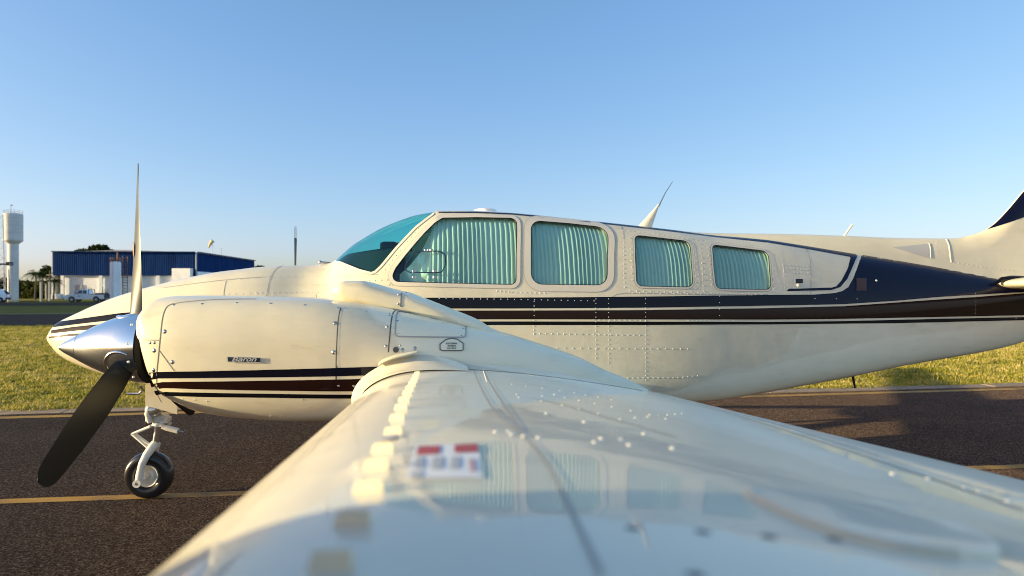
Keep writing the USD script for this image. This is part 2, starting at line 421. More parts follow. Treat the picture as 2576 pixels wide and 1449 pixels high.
def road_paint(name, c1, c2):
    return mat(name, {'g': ('geometry', {}), 'n': ('noise_texture', {'scale': 110.0, 'detail': 4.0, 'roughness': 0.7}), 'n2': ('noise_texture', {'scale': 3.0, 'detail': 4.0}),
        'ad': ('math', {'math_type': 'multiply_add', 'value2': 0.45}), 'mx': ('math', {'math_type': 'multiply', 'value2': 0.55}),
        'r': ('rgb_ramp', {'ramp': [(0.36, (0.05, 0.036, 0.022)), (0.46, c1), (0.7, c2)]}),
        'b': ('bump', {'strength': 1.0, 'distance': 0.004}), 'p': ('principled_bsdf', {'roughness': 0.7})},
        [('g.position', 'n.vector'), ('g.position', 'n2.vector'), ('n2.fac', 'mx.value1'), ('n.fac', 'ad.value1'), ('mx.value', 'ad.value3'), ('ad.value', 'r.fac'), ('r.color', 'p.base_color'), ('n.fac', 'b.height'), ('b.normal', 'p.normal')], 'p.BSDF')
M['yellow_line'] = road_paint('yellow_road_paint', (0.34, 0.18, 0.010), (0.48, 0.26, 0.016))
M['kerb'] = plain('kerb_concrete', (0.30, 0.215, 0.135), 0.85, var=0.3, scale=8.0, bump=0.004, bscale=60)

TA = math.radians(9.2)
TE, TN = np.array([math.cos(TA), math.sin(TA)]), np.array([-math.sin(TA), math.cos(TA)])
def tp(s, t, z=0.0):
    q = np.array([0, 9.81]) + s * TE + t * TN
    return np.array([q[0], q[1], z])
def st_of(x, y):
    d = np.array([x, y]) - np.array([0, 9.81])
    return d @ TE, d @ TN
def strip(s0, s1, t0, t1, z, n=1):
    ss = np.linspace(s0, s1, n + 1)
    V = [tp(s, t, z) for s in ss for t in (t0, t1)]
    Fc = []
    for i in range(n):
        Fc += [(2 * i, 2 * i + 2, 2 * i + 3), (2 * i, 2 * i + 3, 2 * i + 1)]
    return trimesh.Trimesh(np.array(V), Fc, process=False)

G = 1500.0
top('ground', trimesh.Trimesh([(-G, -G, -0.03), (G, -G, -0.03), (G, G, -0.03), (-G, G, -0.03)], [(0, 1, 2), (0, 2, 3)], process=False), M['ground'], kind='structure')
top('taxiway', strip(-400, 400, -17.0, -0.30, 0.0), M['asphalt'], kind='structure')
top('far_taxiway', strip(-400, 400, 22.0, 35.5, -0.01), M['asphalt'], kind='structure')
top('apron', strip(-400, 30, 58.0, 71.0, -0.01), M['asphalt'], kind='structure')
kp = []
for i in range(60):                                    # kerb stones of the taxiway edge, each slightly off its neighbour
    s = -30 + i
    m = bevel_box(s + 0.006, s + 0.994, -0.30, -0.02, -0.05, 0.012 + rng.uniform(-0.004, 0.004), 0.008)
    R = trimesh.transformations.rotation_matrix(TA, (0, 0, 1)); R[:2, 3] = (0, 9.81)
    m.apply_transform(R); kp.append(m)
kroot = thing('taxiway_kerb', kind='structure')
for m in kp:
    put(kroot, 'kerb_stone', m, M['kerb'], smooth=False)
top('far_kerb', strip(-400, 400, 35.5, 36.1, 0.02), M['kerb'], kind='structure')
# centre line under the nose wheel, edge line by the kerb
cl = []
for k in range(80):
    X0, X1 = -40 + k, -39 + k
    cl.append((X0, X1))
Vc = [(X * CY, 5.42 + X * SY, 0) for X in (-60, 60)]
def line_mesh(p0, p1, w, z):
    p0, p1 = np.array(p0, float), np.array(p1, float)
    d = (p1 - p0) / np.linalg.norm(p1 - p0); n = np.array([-d[1], d[0]]) * w / 2
    V = [(*(p0 - n), z), (*(p1 - n), z), (*(p1 + n), z), (*(p0 + n), z)]
    return trimesh.Trimesh(V, [(0, 1, 2), (0, 2, 3)], process=False)
top('centre_line', line_mesh((-60 * 0.9934, 5.449 - 60 * 0.1145), (60 * 0.9934, 5.449 + 60 * 0.1145), 0.115, 0.004), M['yellow_line'], kind='structure')
top('edge_line', strip(-400, 400, -0.62, -0.46, 0.004), M['yellow_line'], kind='structure')
M['water'] = plain('puddle_water', (0.05, 0.055, 0.06), 0.02, spec=0.8)
pa = np.linspace(0, 2 * np.pi, 40, endpoint=False)
pr = 1 + 0.25 * np.sin(3 * pa + 1) + 0.12 * np.sin(7 * pa)
pc = at_w(58, 757.8, 79)
PV = [(pc[0] + 1.75 * r * math.cos(a), pc[1] + 3.0 * r * math.sin(a), -0.004) for a, r in zip(pa, pr)] + [(pc[0], pc[1], -0.004)]
top('puddle', trimesh.Trimesh(PV, [(40, i, (i + 1) % 40) for i in range(40)], process=False), M['water'], kind='structure')

# grass blades of the verge beyond the kerb
M['grass'] = mat('grass_blades', {
    'o': ('object_info', {}), 'g': ('geometry', {}), 'n': ('noise_texture', {'scale': 0.55, 'detail': 5.0, 'roughness': 0.65}),
    'ad': ('math', {'math_type': 'multiply_add', 'value2': 0.45}), 'mx': ('math', {'math_type': 'multiply', 'value2': 0.75}),
    'r': ('rgb_ramp', {'ramp': [(0.28, (0.17, 0.19, 0.014)), (0.48, (0.33, 0.30, 0.03)), (0.62, (0.46, 0.38, 0.07)), (0.82, (0.60, 0.48, 0.16))]}),
    'p': ('principled_bsdf', {'roughness': 0.55, 'specular_ior_level': 0.3}), 't': ('translucent_bsdf', {}), 'm': ('mix_closure', {'fac': 0.3})},
    [('g.position', 'n.vector'), ('n.fac', 'mx.value1'), ('o.random', 'ad.value1'), ('mx.value', 'ad.value3'), ('ad.value', 'r.fac'), ('r.color', 'p.base_color'), ('r.color', 't.color'), ('p.BSDF', 'm.closure1'), ('t.BSDF', 'm.closure2')], 'm.closure')
def tuft(n, h, spread, seed):
    r = np.random.default_rng(seed)
    V, Fc = [], []
    for i in range(n):
        a = r.uniform(0, 2 * np.pi); d = spread * math.sqrt(r.uniform())
        p = np.array([d * math.cos(a), d * math.sin(a), -0.01])
        b = r.uniform(0, 2 * np.pi); w = r.uniform(0.0035, 0.007)
        side = np.array([math.cos(b), math.sin(b), 0]) * w
        L = h * r.uniform(0.5, 1.1)
        lean = np.array([math.cos(b + 1.3), math.sin(b + 1.3), 0]) * L * r.uniform(0.1, 0.9)
        m1 = p + lean * 0.35 + np.array([0, 0, L * 0.65]); tip = p + lean + np.array([0, 0, L * r.uniform(0.75, 1.0)])
        s = len(V)
        V += [p - side, p + side, m1 + side * 0.8, m1 - side * 0.8, tip]
        Fc += [(s, s + 1, s + 2), (s, s + 2, s + 3), (s + 3, s + 2, s + 4)]
    return trimesh.Trimesh(np.array(V), Fc, process=False)
gi = UsdGeom.PointInstancer.Define(stage, '/World/grass')
set_data(gi.GetPrim(), 'short yellow green grass verge beyond the kerb of the taxiway', 'grass', kind='stuff')
protos = []
for k in range(5):
    pth = f'/World/grass/tuft_{k:03d}' if k else '/World/grass/tuft'
    usdkit.mesh(stage, pth, tuft(26, [0.075, 0.06, 0.09, 0.05, 0.11][k], [0.10, 0.12, 0.1, 0.12, 0.07][k], 50 + k), M['grass'], smooth=False)
    protos.append(pth)
gi.CreatePrototypesRel().SetTargets([Sdf.Path(p) for p in protos])
pos = []
def scatter(n, s0, s1, t0, t1, tpow=1.6):
    s = rng.uniform(s0, s1, n); t = t0 + (t1 - t0) * rng.uniform(0, 1, n) ** tpow
    q = np.array([0, 9.81]) + s[:, None] * TE + t[:, None] * TN
    ok = (q[:, 0] / np.maximum(q[:, 1], 0.1) > -0.84) & (q[:, 0] / np.maximum(q[:, 1], 0.1) < 0.84)
    return np.c_[q[ok], np.full(ok.sum(), -0.03)]
pos = np.vstack([scatter(52000, -32, -2, -0.02, 22.0), scatter(22000, 2, 22, -0.02, 14.0), scatter(5000, -2, 3, -0.02, 10.0)])
dens = meshkit.noise(np.c_[pos[:, :2] * 0.9, np.zeros(len(pos))], 3)
pos = pos[rng.uniform(0, 1, len(pos)) < 0.45 + 0.8 * dens]
n = len(pos)
ang = rng.uniform(0, 2 * np.pi, n)
sc = rng.uniform(0.7, 1.25, n) * (0.8 + 0.5 * meshkit.noise(np.c_[pos[:, :2] * 1.7, np.ones(n)], 5))
gi.CreateProtoIndicesAttr(Vt.IntArray.FromNumpy(rng.choice(5, n, p=[0.3, 0.25, 0.2, 0.2, 0.05]).astype(np.int32)))
gi.CreatePositionsAttr(Vt.Vec3fArray.FromNumpy(pos.astype(np.float32)))
gi.CreateOrientationsAttr(Vt.QuathArray([Gf.Quath(float(math.cos(a / 2)), 0, 0, float(math.sin(a / 2))) for a in ang]))
gi.CreateScalesAttr(Vt.Vec3fArray.FromNumpy(np.stack([sc, sc, sc], 1).astype(np.float32)))

# ------------------------------------------------------------------ background: buildings, towers, trees, vehicles
M['white_wall'] = plain('white_wall', (0.80, 0.80, 0.79), 0.7, var=0.10, scale=0.8)
M['blue_sheet'] = mat('blue_sheet', {
    'g': ('geometry', {}), 'mp': ('mapping', {'scale': (1.6, 1.6, 0.12)}), 'n': ('noise_texture', {'scale': 1.0, 'detail': 5.0}),
    'r': ('rgb_ramp', {'ramp': [(0.3, (0.003, 0.024, 0.10)), (0.7, (0.008, 0.046, 0.16))]}), 'p': ('principled_bsdf', {'roughness': 0.7, 'specular_ior_level': 0.05})},
    [('g.position', 'mp.vector'), ('mp.vector', 'n.vector'), ('n.fac', 'r.fac'), ('r.color', 'p.base_color')], 'p.BSDF')
M['rust'] = plain('rusty_steel', (0.16, 0.07, 0.035), 0.7, var=0.3, scale=5)
M['roof_sheet'] = plain('roof_sheet', (0.35, 0.36, 0.37), 0.5)
M['concrete_white'] = plain('white_concrete', (0.55, 0.54, 0.51), 0.75, var=0.12, scale=1.2)
M['bark'] = plain('bark', (0.10, 0.075, 0.05), 0.9, var=0.3, scale=4)
M['post'] = plain('concrete_post', (0.36, 0.34, 0.30), 0.8, var=0.15)
def leafmat(name, dark, light):
    return mat(name, {'g': ('geometry', {}), 'r': ('rgb_ramp', {'ramp': [(0.0, dark), (1.0, light)]}), 'p': ('principled_bsdf', {'roughness': 0.7, 'specular_ior_level': 0.055}), 't': ('translucent_bsdf', {}), 'm': ('mix_closure', {'fac': 0.3})},
               [('g.random_per_island', 'r.fac'), ('r.color', 'p.base_color'), ('r.color', 't.color'), ('p.BSDF', 'm.closure1'), ('t.BSDF', 'm.closure2')], 'm.closure')
M['leaf'] = leafmat('tree_leaves', (0.020, 0.032, 0.008), (0.060, 0.075, 0.020))
M['leaf_olive'] = leafmat('olive_leaves', (0.045, 0.055, 0.012), (0.12, 0.115, 0.03))
M['leaf_brown'] = leafmat('brownish_leaves', (0.040, 0.034, 0.014), (0.095, 0.075, 0.03))
M['palm_leaf'] = leafmat('palm_leaves', (0.025, 0.045, 0.010), (0.07, 0.10, 0.022))

def crown(c, rx, ry, rz, n, leaf, seed, clumps=9, gap=0.55):
    r = np.random.default_rng(seed)
    cc = r.normal(size=(clumps, 3)); cc /= np.linalg.norm(cc, axis=1, keepdims=True)
    cc *= r.uniform(0.35, 0.85, (clumps, 1)); cc[:, 2] = np.abs(cc[:, 2]) * 0.9 - 0.25
    cr = r.uniform(0.25, 0.5, clumps)
    k = r.integers(0, clumps, n)
    d = r.normal(size=(n, 3)); d /= np.linalg.norm(d, axis=1, keepdims=True)
    P = cc[k] + d * (cr[k] * r.uniform(0.5, 1.0, n) ** 0.5)[:, None]
    P = P * np.array([rx, ry, rz]) + np.array(c)
    a = r.normal(size=(n, 3)); a /= np.linalg.norm(a, axis=1, keepdims=True)
    b = np.cross(a, r.normal(size=(n, 3))); b /= np.linalg.norm(b, axis=1, keepdims=True)
    s = leaf * r.uniform(0.5, 1.2, (n, 1))
    V = np.stack([P - a * s, P + b * s * 0.5, P + a * s, P - b * s * 0.5], 1).reshape(-1, 3)
    i = np.arange(n)[:, None] * 4
    return trimesh.Trimesh(V, np.vstack([i + [0, 1, 2], i + [0, 2, 3]]), process=False)

def tree(name, label, base, h, rx, rz, mat_, seed, n=2600, leaf=0.32, trunk=0.45, cat='tree', group=None):
    t = thing(name, label, cat, base, 0, group)
    r = np.random.default_rng(seed)
    parts = [tube([(0, 0, -0.2), (0.05, 0, h * trunk * 0.6), (0.1 * r.normal(), 0.1, h * trunk), (0.1, 0, h * 0.8)], [0.03 * h, 0.024 * h, 0.02 * h, 0.006 * h], 8)]
    for k in range(5):
        a = r.uniform(0, 6.28)
        parts.append(tube([(0, 0, h * trunk * r.uniform(0.6, 1)), (rx * 0.4 * math.cos(a), rx * 0.4 * math.sin(a), h * 0.62), (rx * 0.7 * math.cos(a), rx * 0.7 * math.sin(a), h * 0.78)], [0.014 * h, 0.01 * h, 0.004 * h], 6))
    put(t, 'trunk', cat_(parts), M['bark'])
    put(t, 'crown', crown((0, 0, h - rz), rx, rx, rz, n, leaf, seed + 1), mat_, smooth=False)
    return t

def palm(name, label, base, h, spread, seed):
    t = thing(name, label, 'palm tree', base, 0, None)
    r = np.random.default_rng(seed)
    put(t, 'trunk', tube([(0, 0, -0.2), (0.08, 0, h * 0.4), (0.12, 0.03, h * 0.75), (0.1, 0.02, h)], [0.15, 0.11, 0.10, 0.09], 10), M['bark'])
    ms = []
    for k in range(22):
        a = r.uniform(0, 6.28); el = r.uniform(-0.1, 1.2); L = spread * r.uniform(0.8, 1.1)
        p = np.array([0.1, 0.02, h]); d = np.array([math.cos(a) * math.cos(el), math.sin(a) * math.cos(el), math.sin(el)])
        pts = []
        for i in range(9):
            q = i / 8
            pts.append(p + d * L * q - np.array([0, 0, 1.0]) * (L * 0.75 * q ** 2.2))
        pts = np.array(pts)
        sd = np.array([-math.sin(a), math.cos(a), 0])
        for i in range(1, 9):
            w = spread * 0.24 * math.sin(math.pi * min(1, i / 8 * 0.85 + 0.12))
            for sgn in (-1, 1):
                for f in (0.0, 0.5):
                    o = pts[i - 1] + (pts[i] - pts[i - 1]) * f
                    e = o + sd * sgn * w + (pts[i] - pts[i - 1]) * 0.8 + np.array([0, 0, -w * r.uniform(0.4, 0.9)])
                    m = o + (pts[i] - pts[i - 1]) * 0.22
                    ms.append(trimesh.Trimesh([o, m, e], [(0, 1, 2)], process=False))
        ms.append(tube(pts, np.linspace(0.03, 0.008, 9), 4))
    put(t, 'crown', cat_(ms), M['palm_leaf'], smooth=False)
    return t

# hangar, its front towards the camera and its open side running away from it
HA, HB, HC = np.array([-68.95, 98.5]), np.array([-48.2, 100.0]), np.array([-51.6, 131.0])
hangar = thing('hangar', 'long white hangar with a blue corrugated upper band behind the parked pickup', 'hangar')
ztop_h, zmid_h = 7.05, 3.6
def wall_piece(p, q, z0, z1, th, out=0.0):
    p, q = np.array(p, float), np.array(q, float)
    d = (q - p) / np.linalg.norm(q - p); nrm = np.array([d[1], -d[0]])
    L = np.linalg.norm(q - p)
    m = box_m(0, L, -th, 0, z0, z1)
    T = np.eye(4); T[:2, 0] = d; T[:2, 1] = -nrm; T[:2, 3] = p + nrm * out
    m.apply_transform(T)
    return m
def corrugated(p, q, z0, z1, pitch, depth, out=0.0):
    p, q = np.array(p, float), np.array(q, float)
    L = np.linalg.norm(q - p); d = (q - p) / L; nrm = np.array([d[1], -d[0]])
    n = int(L / pitch) * 4
    s = np.linspace(0, L, n + 1)
    w = np.array([[0, 0, 1, 1][i % 4] for i in range(n + 1)]) * depth + out
    P = p + s[:, None] * d + w[:, None] * nrm
    V = np.vstack([np.c_[P, np.full(n + 1, z0)], np.c_[P, np.full(n + 1, z1)]])
    i = np.arange(n)
    return trimesh.Trimesh(V, np.vstack([np.stack([i, i + 1, n + 2 + i], 1), np.stack([i, n + 2 + i, n + 1 + i], 1)]), process=False)
put(hangar, 'front_wall', wall_piece(HA + [1.2, 0.3], HB + [-0.2, 0.0], 0, zmid_h, 0.25), M['white_wall'], False)
nseg = 6
for k in range(nseg):                                     # sheets of the blue band, each with its ribs
    a, b = HA + (HB - HA) * k / nseg, HA + (HB - HA) * (k + 1) / nseg
    put(hangar, 'cladding_panel', corrugated(a, b, zmid_h, ztop_h, 0.25, 0.05, 0.1), M['blue_sheet'], False)
for k in range(6):
    a, b = HB + (HC - HB) * k / 6, HB + (HC - HB) * (k + 1) / 6
    put(hangar, 'cladding_panel', corrugated(a, b, 4.15, ztop_h, 0.25, 0.05, 0.1), M['blue_sheet'], False)
put(hangar, 'eaves_trim', cat_([wall_piece(HA, HB, ztop_h, ztop_h + 0.12, 0.3, 0.2), wall_piece(HB, HC, ztop_h, ztop_h + 0.12, 0.3, 0.2), wall_piece(HA, HB, zmid_h - 0.1, zmid_h, 0.3, 0.18)]), M['blue_sheet'], False)
put(hangar, 'corner_trim', tube([(*(HB + [0.12, -0.12]), 3.6), (*(HB + [0.12, -0.12]), ztop_h)], 0.12, 4), M['roof_sheet'], False)
HD = HA + (HC - HB)
put(hangar, 'rear_wall', cat_([wall_piece(HC, HD, 0, ztop_h, 0.2), wall_piece(HD, HA, 0, ztop_h, 0.2)]), M['white_wall'], False)
mid1, mid2 = (HA + HB) / 2, (HC + HD) / 2
put(hangar, 'roof', trimesh.Trimesh([(*HA, ztop_h), (*HB, ztop_h), (*HC, ztop_h), (*HD, ztop_h), (*mid1, ztop_h + 0.35), (*mid2, ztop_h + 0.35)],
    [(0, 4, 5), (0, 5, 3), (4, 1, 2), (4, 2, 5), (0, 1, 4), (3, 5, 2)], process=False), M['roof_sheet'], False)
u_ = (HC - HB) / np.linalg.norm(HC - HB)
put(hangar, 'side_wall', wall_piece(HB, HB + u_ * 6.5, 0, 4.15, 0.25), M['white_wall'], False)
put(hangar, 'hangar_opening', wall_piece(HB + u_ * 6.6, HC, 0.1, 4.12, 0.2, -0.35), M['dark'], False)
for k in range(5):
    put(hangar, 'door_rail', wall_piece(HB + u_ * (9 + 4.2 * k), HB + u_ * (9.25 + 4.2 * k), 0.1, 4.1, 0.1, -0.1), M['roof_sheet'], False)
put(hangar, 'wall_stub', box_m(HB[0] - 3.0, HB[0] - 0.25, HB[1] - 1.3, HB[1] - 0.35, 0, 4.6), M['white_wall'], False)
dH = (HB - HA) / np.linalg.norm(HB - HA)
for q in (1.4, 6.9, 9.4, 12.6, 15.2, 18.6):              # piers of the front wall
    p = HA + dH * q
    put(hangar, 'pier', wall_piece(p, p + dH * 0.45, 0, zmid_h - 0.1, 0.3, 0.22), M['white_wall'], False)
p = HA + dH * 3.3
dr = put(hangar, 'door', wall_piece(p, p + dH * 1.0, 0, 2.1, 0.1, 0.05), M['roof_sheet'], False)
put(dr, 'handle', wall_piece(p + dH * 0.8, p + dH * 0.9, 0.95, 1.1, 0.12, 0.10), M['dark_steel'], False)
put(hangar, 'plinth', wall_piece(HA + [0.4, 0], HA + dH * 1.35, 0, 0.75, 1.2, 0.4), M['white_wall'], False)

# the hangar that stands left of the frame and shades the far grass
h2 = thing('neighbouring_hangar', 'tall pale hangar beside the far taxiway', 'hangar')
put(h2, 'wall', box_m(-96, -78, 13.5, 74, 0, 9.0), M['white_wall'], False)
V2 = [(-96.5, 13, 9.002), (-77.5, 13, 9.002), (-77.5, 74.5, 9.002), (-96.5, 74.5, 9.002), (-87, 13, 11.5), (-87, 74.5, 11.5)]
put(h2, 'roof', trimesh.Trimesh(V2, [(0, 1, 4), (1, 2, 5), (1, 5, 4), (2, 3, 5), (3, 0, 4), (3, 4, 5), (0, 2, 1), (0, 3, 2)], process=False), M['blue_sheet'], False)
for k in range(6):
    put(h2, 'door_leaf', box_m(-77.95, -77.8, 18 + 8.5 * k, 25.6 + 8.5 * k, 0.1, 6.5), M['roof_sheet'], False)

# water tower
wt = thing('water_tower', 'white round water tower with a wide tank on a thick column', 'water tower', (*at_w(33, 757, 88)[:2], 0))
def w88(du): return du / F * 88
rt, rc = w88(26) * 0.80, w88(14.6) * 0.80
zt_ = CAMZ + (V0 - 540) / F * 88; zb_ = CAMZ + (V0 - 606) / F * 88; zc_ = CAMZ + (V0 - 614) / F * 88
put(wt, 'column', lathe([(0, -0.1), (rc, -0.1), (rc, zc_), (0, zc_)], 40), M['concrete_white'])
put(wt, 'tank', lathe([(0, zc_ + 0.003), (rc, zc_ + 0.003), (rt, zb_), (rt, zt_), (rt * 0.92, zt_ + 0.12), (0, zt_ + 0.3)], 48), M['concrete_white'], 25)
for z in np.linspace(zb_ + 0.05, zt_ - 0.5, 4):
    put(wt, 'hoop', lathe([(rt - 0.02, z), (rt + 0.012, z), (rt + 0.012, z + 0.035), (rt - 0.02, z + 0.035), (rt - 0.02, z)], 48), M['roof_sheet'], False)
for z in np.linspace(1.2, zc_ - 0.6, 5):
    put(wt, 'hoop', lathe([(rc - 0.02, z), (rc + 0.010, z), (rc + 0.010, z + 0.03), (rc - 0.02, z + 0.03), (rc - 0.02, z)], 40), M['roof_sheet'], False)
rl = []
for k in range(16):
    a = 2 * math.pi * k / 16
    rl.append(tube([(rt * 0.95 * math.cos(a), rt * 0.95 * math.sin(a), zt_), (rt * 0.95 * math.cos(a), rt * 0.95 * math.sin(a), zt_ + 0.55)], 0.016, 5))
for z in (zt_ + 0.28, zt_ + 0.55):
    aa = np.linspace(0, 2 * np.pi, 33)
    rl.append(tube(np.c_[rt * 0.95 * np.cos(aa), rt * 0.95 * np.sin(aa), np.full(33, z)], 0.014, 5))
put(wt, 'railing', cat_(rl), M['roof_sheet'])
put(wt, 'antenna', cat_([tube([(-0.3, 0, zt_ + 0.2), (-0.3, 0, zt_ + 1.35)], 0.025, 5), box_m(-0.34, -0.08, -0.03, 0.03, zt_ + 1.2, zt_ + 1.35)]), M['dark_steel'])
lad = []
for sx in (-0.18, 0.18):
    lad.append(tube([(-rc * 0.75 + sx, -rc * 0.75, 0.5), (-rc * 0.75 + sx, -rc * 0.75, zc_)], 0.02, 5))
for z in np.arange(0.6, zc_, 0.35):
    lad.append(tube([(-rc * 0.75 - 0.18, -rc * 0.75, z), (-rc * 0.75 + 0.18, -rc * 0.75, z)], 0.014, 4))
put(wt, 'ladder', cat_(lad), M['roof_sheet'])
put(wt, 'overflow_pipe', tube([(-0.55, -rc - 0.1, 0), (-0.5, -rc - 0.1, 2.4), (-0.75, -rc - 0.12, 4.2)], 0.045, 6), M['dark_steel'])

# lattice mast at the left edge
lm = thing('lattice_mast', 'thin steel lattice mast beside the white water tower', 'mast', (*at_w(5, 755, 84)[:2], 0))
hm = CAMZ + (V0 - 540) / F * 84
leg = []
for (sx, sy) in ((-1, -1), (1, -1), (0, 1)):
    put(lm, 'leg', tube([(sx * 0.75, sy * 0.6, 0), (sx * 0.25, sy * 0.2, hm)], 0.035, 5), M['roof_sheet'])
br = []
for k in range(16):
    z0, z1 = hm * k / 16, hm * (k + 1) / 16
    w0, w1 = 0.75 - 0.5 * k / 16, 0.75 - 0.5 * (k + 1) / 16
    br.append(tube([(-w0, -w0 * 0.8, z0), (w0, -w0 * 0.8, z0)], 0.018, 4))
    s = 1 if k % 2 else -1
    br.append(tube([(-w0 * s, -w0 * 0.8, z0), (w1 * s, -w1 * 0.8, z1)], 0.014, 4))
    br.append(tube([(-w0, -w0 * 0.8, z0), (0, w1 * 0.8, z1)], 0.014, 4))
put(lm, 'bracing', cat_(br), M['roof_sheet'])
# dark floodlight arm between the mast and the tower
fl = thing('floodlight', 'dark floodlight on a horizontal arm in front of the water tower', 'floodlight', at_w(0, 663, 80))
put(fl, 'arm', bevel_box(-1.2, 1.0, -0.1, 0.1, -0.18, 0.02, 0.02), M['dark_steel'])
put(fl, 'lamp_head', cat_([bevel_box(0.9, 1.5, -0.25, 0.2, 0.02, 0.2, 0.03), bevel_box(0.9, 1.02, -0.2, 0.2, -0.25, 0.02, 0.02), bevel_box(1.35, 1.5, -0.2, 0.2, -0.25, 0.02, 0.02), bevel_box(1.02, 1.35, -0.2, 0.2, -0.25, -0.14, 0.02)]), M['dark_steel'])
put(fl, 'pole', tube([(-1.2, 0, -(CAMZ + (V0 - 663) / F * 80)), (-1.2, 0, 0.1)], 0.09, 8), M['dark_steel'])

# white tank with a rusty railing and ladder
tkd = 76.0
tk = thing('storage_tank', 'slim white upright tank with a rusty railing in front of the hangar', 'tank', (*at_w(290.5, 750, tkd)[:2], 0))
rk = 14.2 / F * tkd * 0.86; zk = CAMZ + (V0 - 660) / F * tkd
put(tk, 'shell', lathe([(0, -0.05), (rk, -0.05), (rk, zk), (rk * 0.96, zk + 0.06), (0, zk + 0.12)], 40), M['white_wall'])
rl = []
for z in (zk + 0.2, zk + 0.36, zk + 0.52):
    aa = np.linspace(0, 2 * np.pi, 25)
    rl.append(tube(np.c_[rk * np.cos(aa), rk * np.sin(aa), np.full(25, z)], 0.022, 5))
for k in range(8):
    a = 2 * math.pi * k / 8 + 0.2
    rl.append(tube([(rk * math.cos(a), rk * math.sin(a), zk), (rk * math.cos(a), rk * math.sin(a), zk + 0.52)], 0.022, 5))
put(tk, 'railing', cat_(rl), M['rust'])
put(tk, 'vent_pipe', tube([(0.25, 0, zk), (0.25, 0, zk + 1.15)], 0.09, 8), M['rust'])
lad = []
for sx in (0.9, 1.45):
    lad.append(tube([(sx, -0.1, 0), (sx, -0.1, zk + 0.7)], 0.035, 6))
for z in np.arange(0.3, zk + 0.7, 0.32):
    lad.append(tube([(0.9, -0.1, z), (1.45, -0.1, z)], 0.022, 5))
put(tk, 'ladder', cat_(lad), M['rust'])
cg = []
for z in np.arange(2.3, zk + 0.6, 0.5):
    aa = np.linspace(0, np.pi, 9)
    cg.append(tube(np.c_[1.175 + 0.3 * np.cos(aa), -0.1 - 0.45 * np.sin(aa), np.full(9, z)], 0.018, 4))
put(tk, 'ladder_cage', cat_(cg), M['rust'])
put(tk, 'feed_pipe', tube([(-rk - 0.12, 0.1, 0), (-rk - 0.12, 0.1, zk + 0.1)], 0.04, 6), M['rust'])

# vehicles
M['car_white'] = plain('white_car_paint', (0.74, 0.75, 0.76), 0.3, coat=0.8)
M['car_glass'] = plain('dark_car_glass', (0.02, 0.035, 0.04), 0.05, spec=0.8)
M['bumper'] = plain('grey_bumper', (0.03, 0.03, 0.032), 0.6)
def wheel_parts(root, x, y, r, w):
    ty = put(root, 'wheel', lathe([(r * 0.62, -w / 2), (r * 0.93, -w / 2), (r, -w * 0.35), (r, w * 0.35), (r * 0.93, w / 2), (r * 0.62, w / 2), (r * 0.62, -w / 2)], 28, 'y').apply_translation((x, y, r)), M['rubber'])
    put(ty, 'rim', lathe([(0, -w * 0.42), (r * 0.2, -w * 0.44), (r * 0.6, -w * 0.40), (r * 0.625, -w * 0.3), (r * 0.625, w * 0.3), (r * 0.6, w * 0.40), (0, w * 0.42)], 24, 'y').apply_translation((x, y, r)), M['roof_sheet'])
def extr(profile, y0, y1, chamf=0.0):
    m = from_man(prism_y(Polygon(profile), y0, y1))
    return m
def wheel_cut(m, xs, r, w=3.0):
    b = to_man(m)
    for x in xs:
        b = b - manifold3d.Manifold.cylinder(w, r, r, 36, True).rotate([90, 0, 0]).translate([x, 0, r * 0.86])
    return from_man(b)
pk = thing('pickup_truck', 'small white single cab pickup with a loaded bed parked by the hangar', 'pickup truck', (*at_w(170, 758, 76)[:2], 0), 7)
body = [(0.05, 0.32), (4.30, 0.36), (4.34, 0.86), (2.55, 0.90), (2.5, 0.92), (1.05, 0.98), (0.35, 0.86), (0.06, 0.72), (0.0, 0.5)]
put(pk, 'body', wheel_cut(extr(body, -0.8, 0.8), (0.82, 3.45), 0.37), M['car_white'], False)
cabp = [(1.05, 0.982), (2.5, 0.922), (2.42, 1.40), (2.25, 1.47), (1.72, 1.46), (1.55, 1.40)]
def taper(m, z0, z1, k):
    v = m.vertices.copy(); f = np.clip((v[:, 2] - z0) / (z1 - z0), 0, 1); v[:, 1] *= 1 - k * f; m.vertices = v; return m
put(pk, 'cab', taper(extr(cabp, -0.74, 0.74), 0.95, 1.47, 0.16), M['car_white'], False)
for sy in (-1, 1):
    put(pk, 'side_window', taper(extr([(1.28, 1.0), (1.92, 0.985), (1.92, 1.38), (1.60, 1.37)], sy * 0.745 - 0.006, sy * 0.745 + 0.006), 0.95, 1.47, 0.16), M['car_glass'], False)
    put(pk, 'quarter_window', taper(extr([(2.0, 0.985), (2.42, 0.97), (2.36, 1.36), (2.0, 1.38)], sy * 0.745 - 0.006, sy * 0.745 + 0.006), 0.95, 1.47, 0.16), M['car_glass'], False)
    put(pk, 'bed_rail', tube([(2.55, sy * 0.74, 0.93), (4.3, sy * 0.74, 0.90)], 0.03, 6), M['bumper'])
    put(pk, 'mirror', bevel_box(1.2, 1.3, sy * 0.88 - 0.08, sy * 0.88 + 0.08, 1.0, 1.14, 0.02), M['bumper'])
    put(pk, 'headlight', bevel_box(0.02, 0.2, sy * 0.62 - 0.16, sy * 0.62 + 0.16, 0.62, 0.76, 0.02), M['lens'])
put(pk, 'windscreen', trimesh.Trimesh([(1.03, -0.68, 1.0), (1.03, 0.68, 1.0), (1.54, 0.60, 1.395), (1.54, -0.60, 1.395)], [(0, 1, 2), (0, 2, 3)], process=False), M['car_glass'], False)
put(pk, 'bumper', bevel_box(-0.06, 0.16, -0.79, 0.79, 0.30, 0.52, 0.03), M['bumper'])
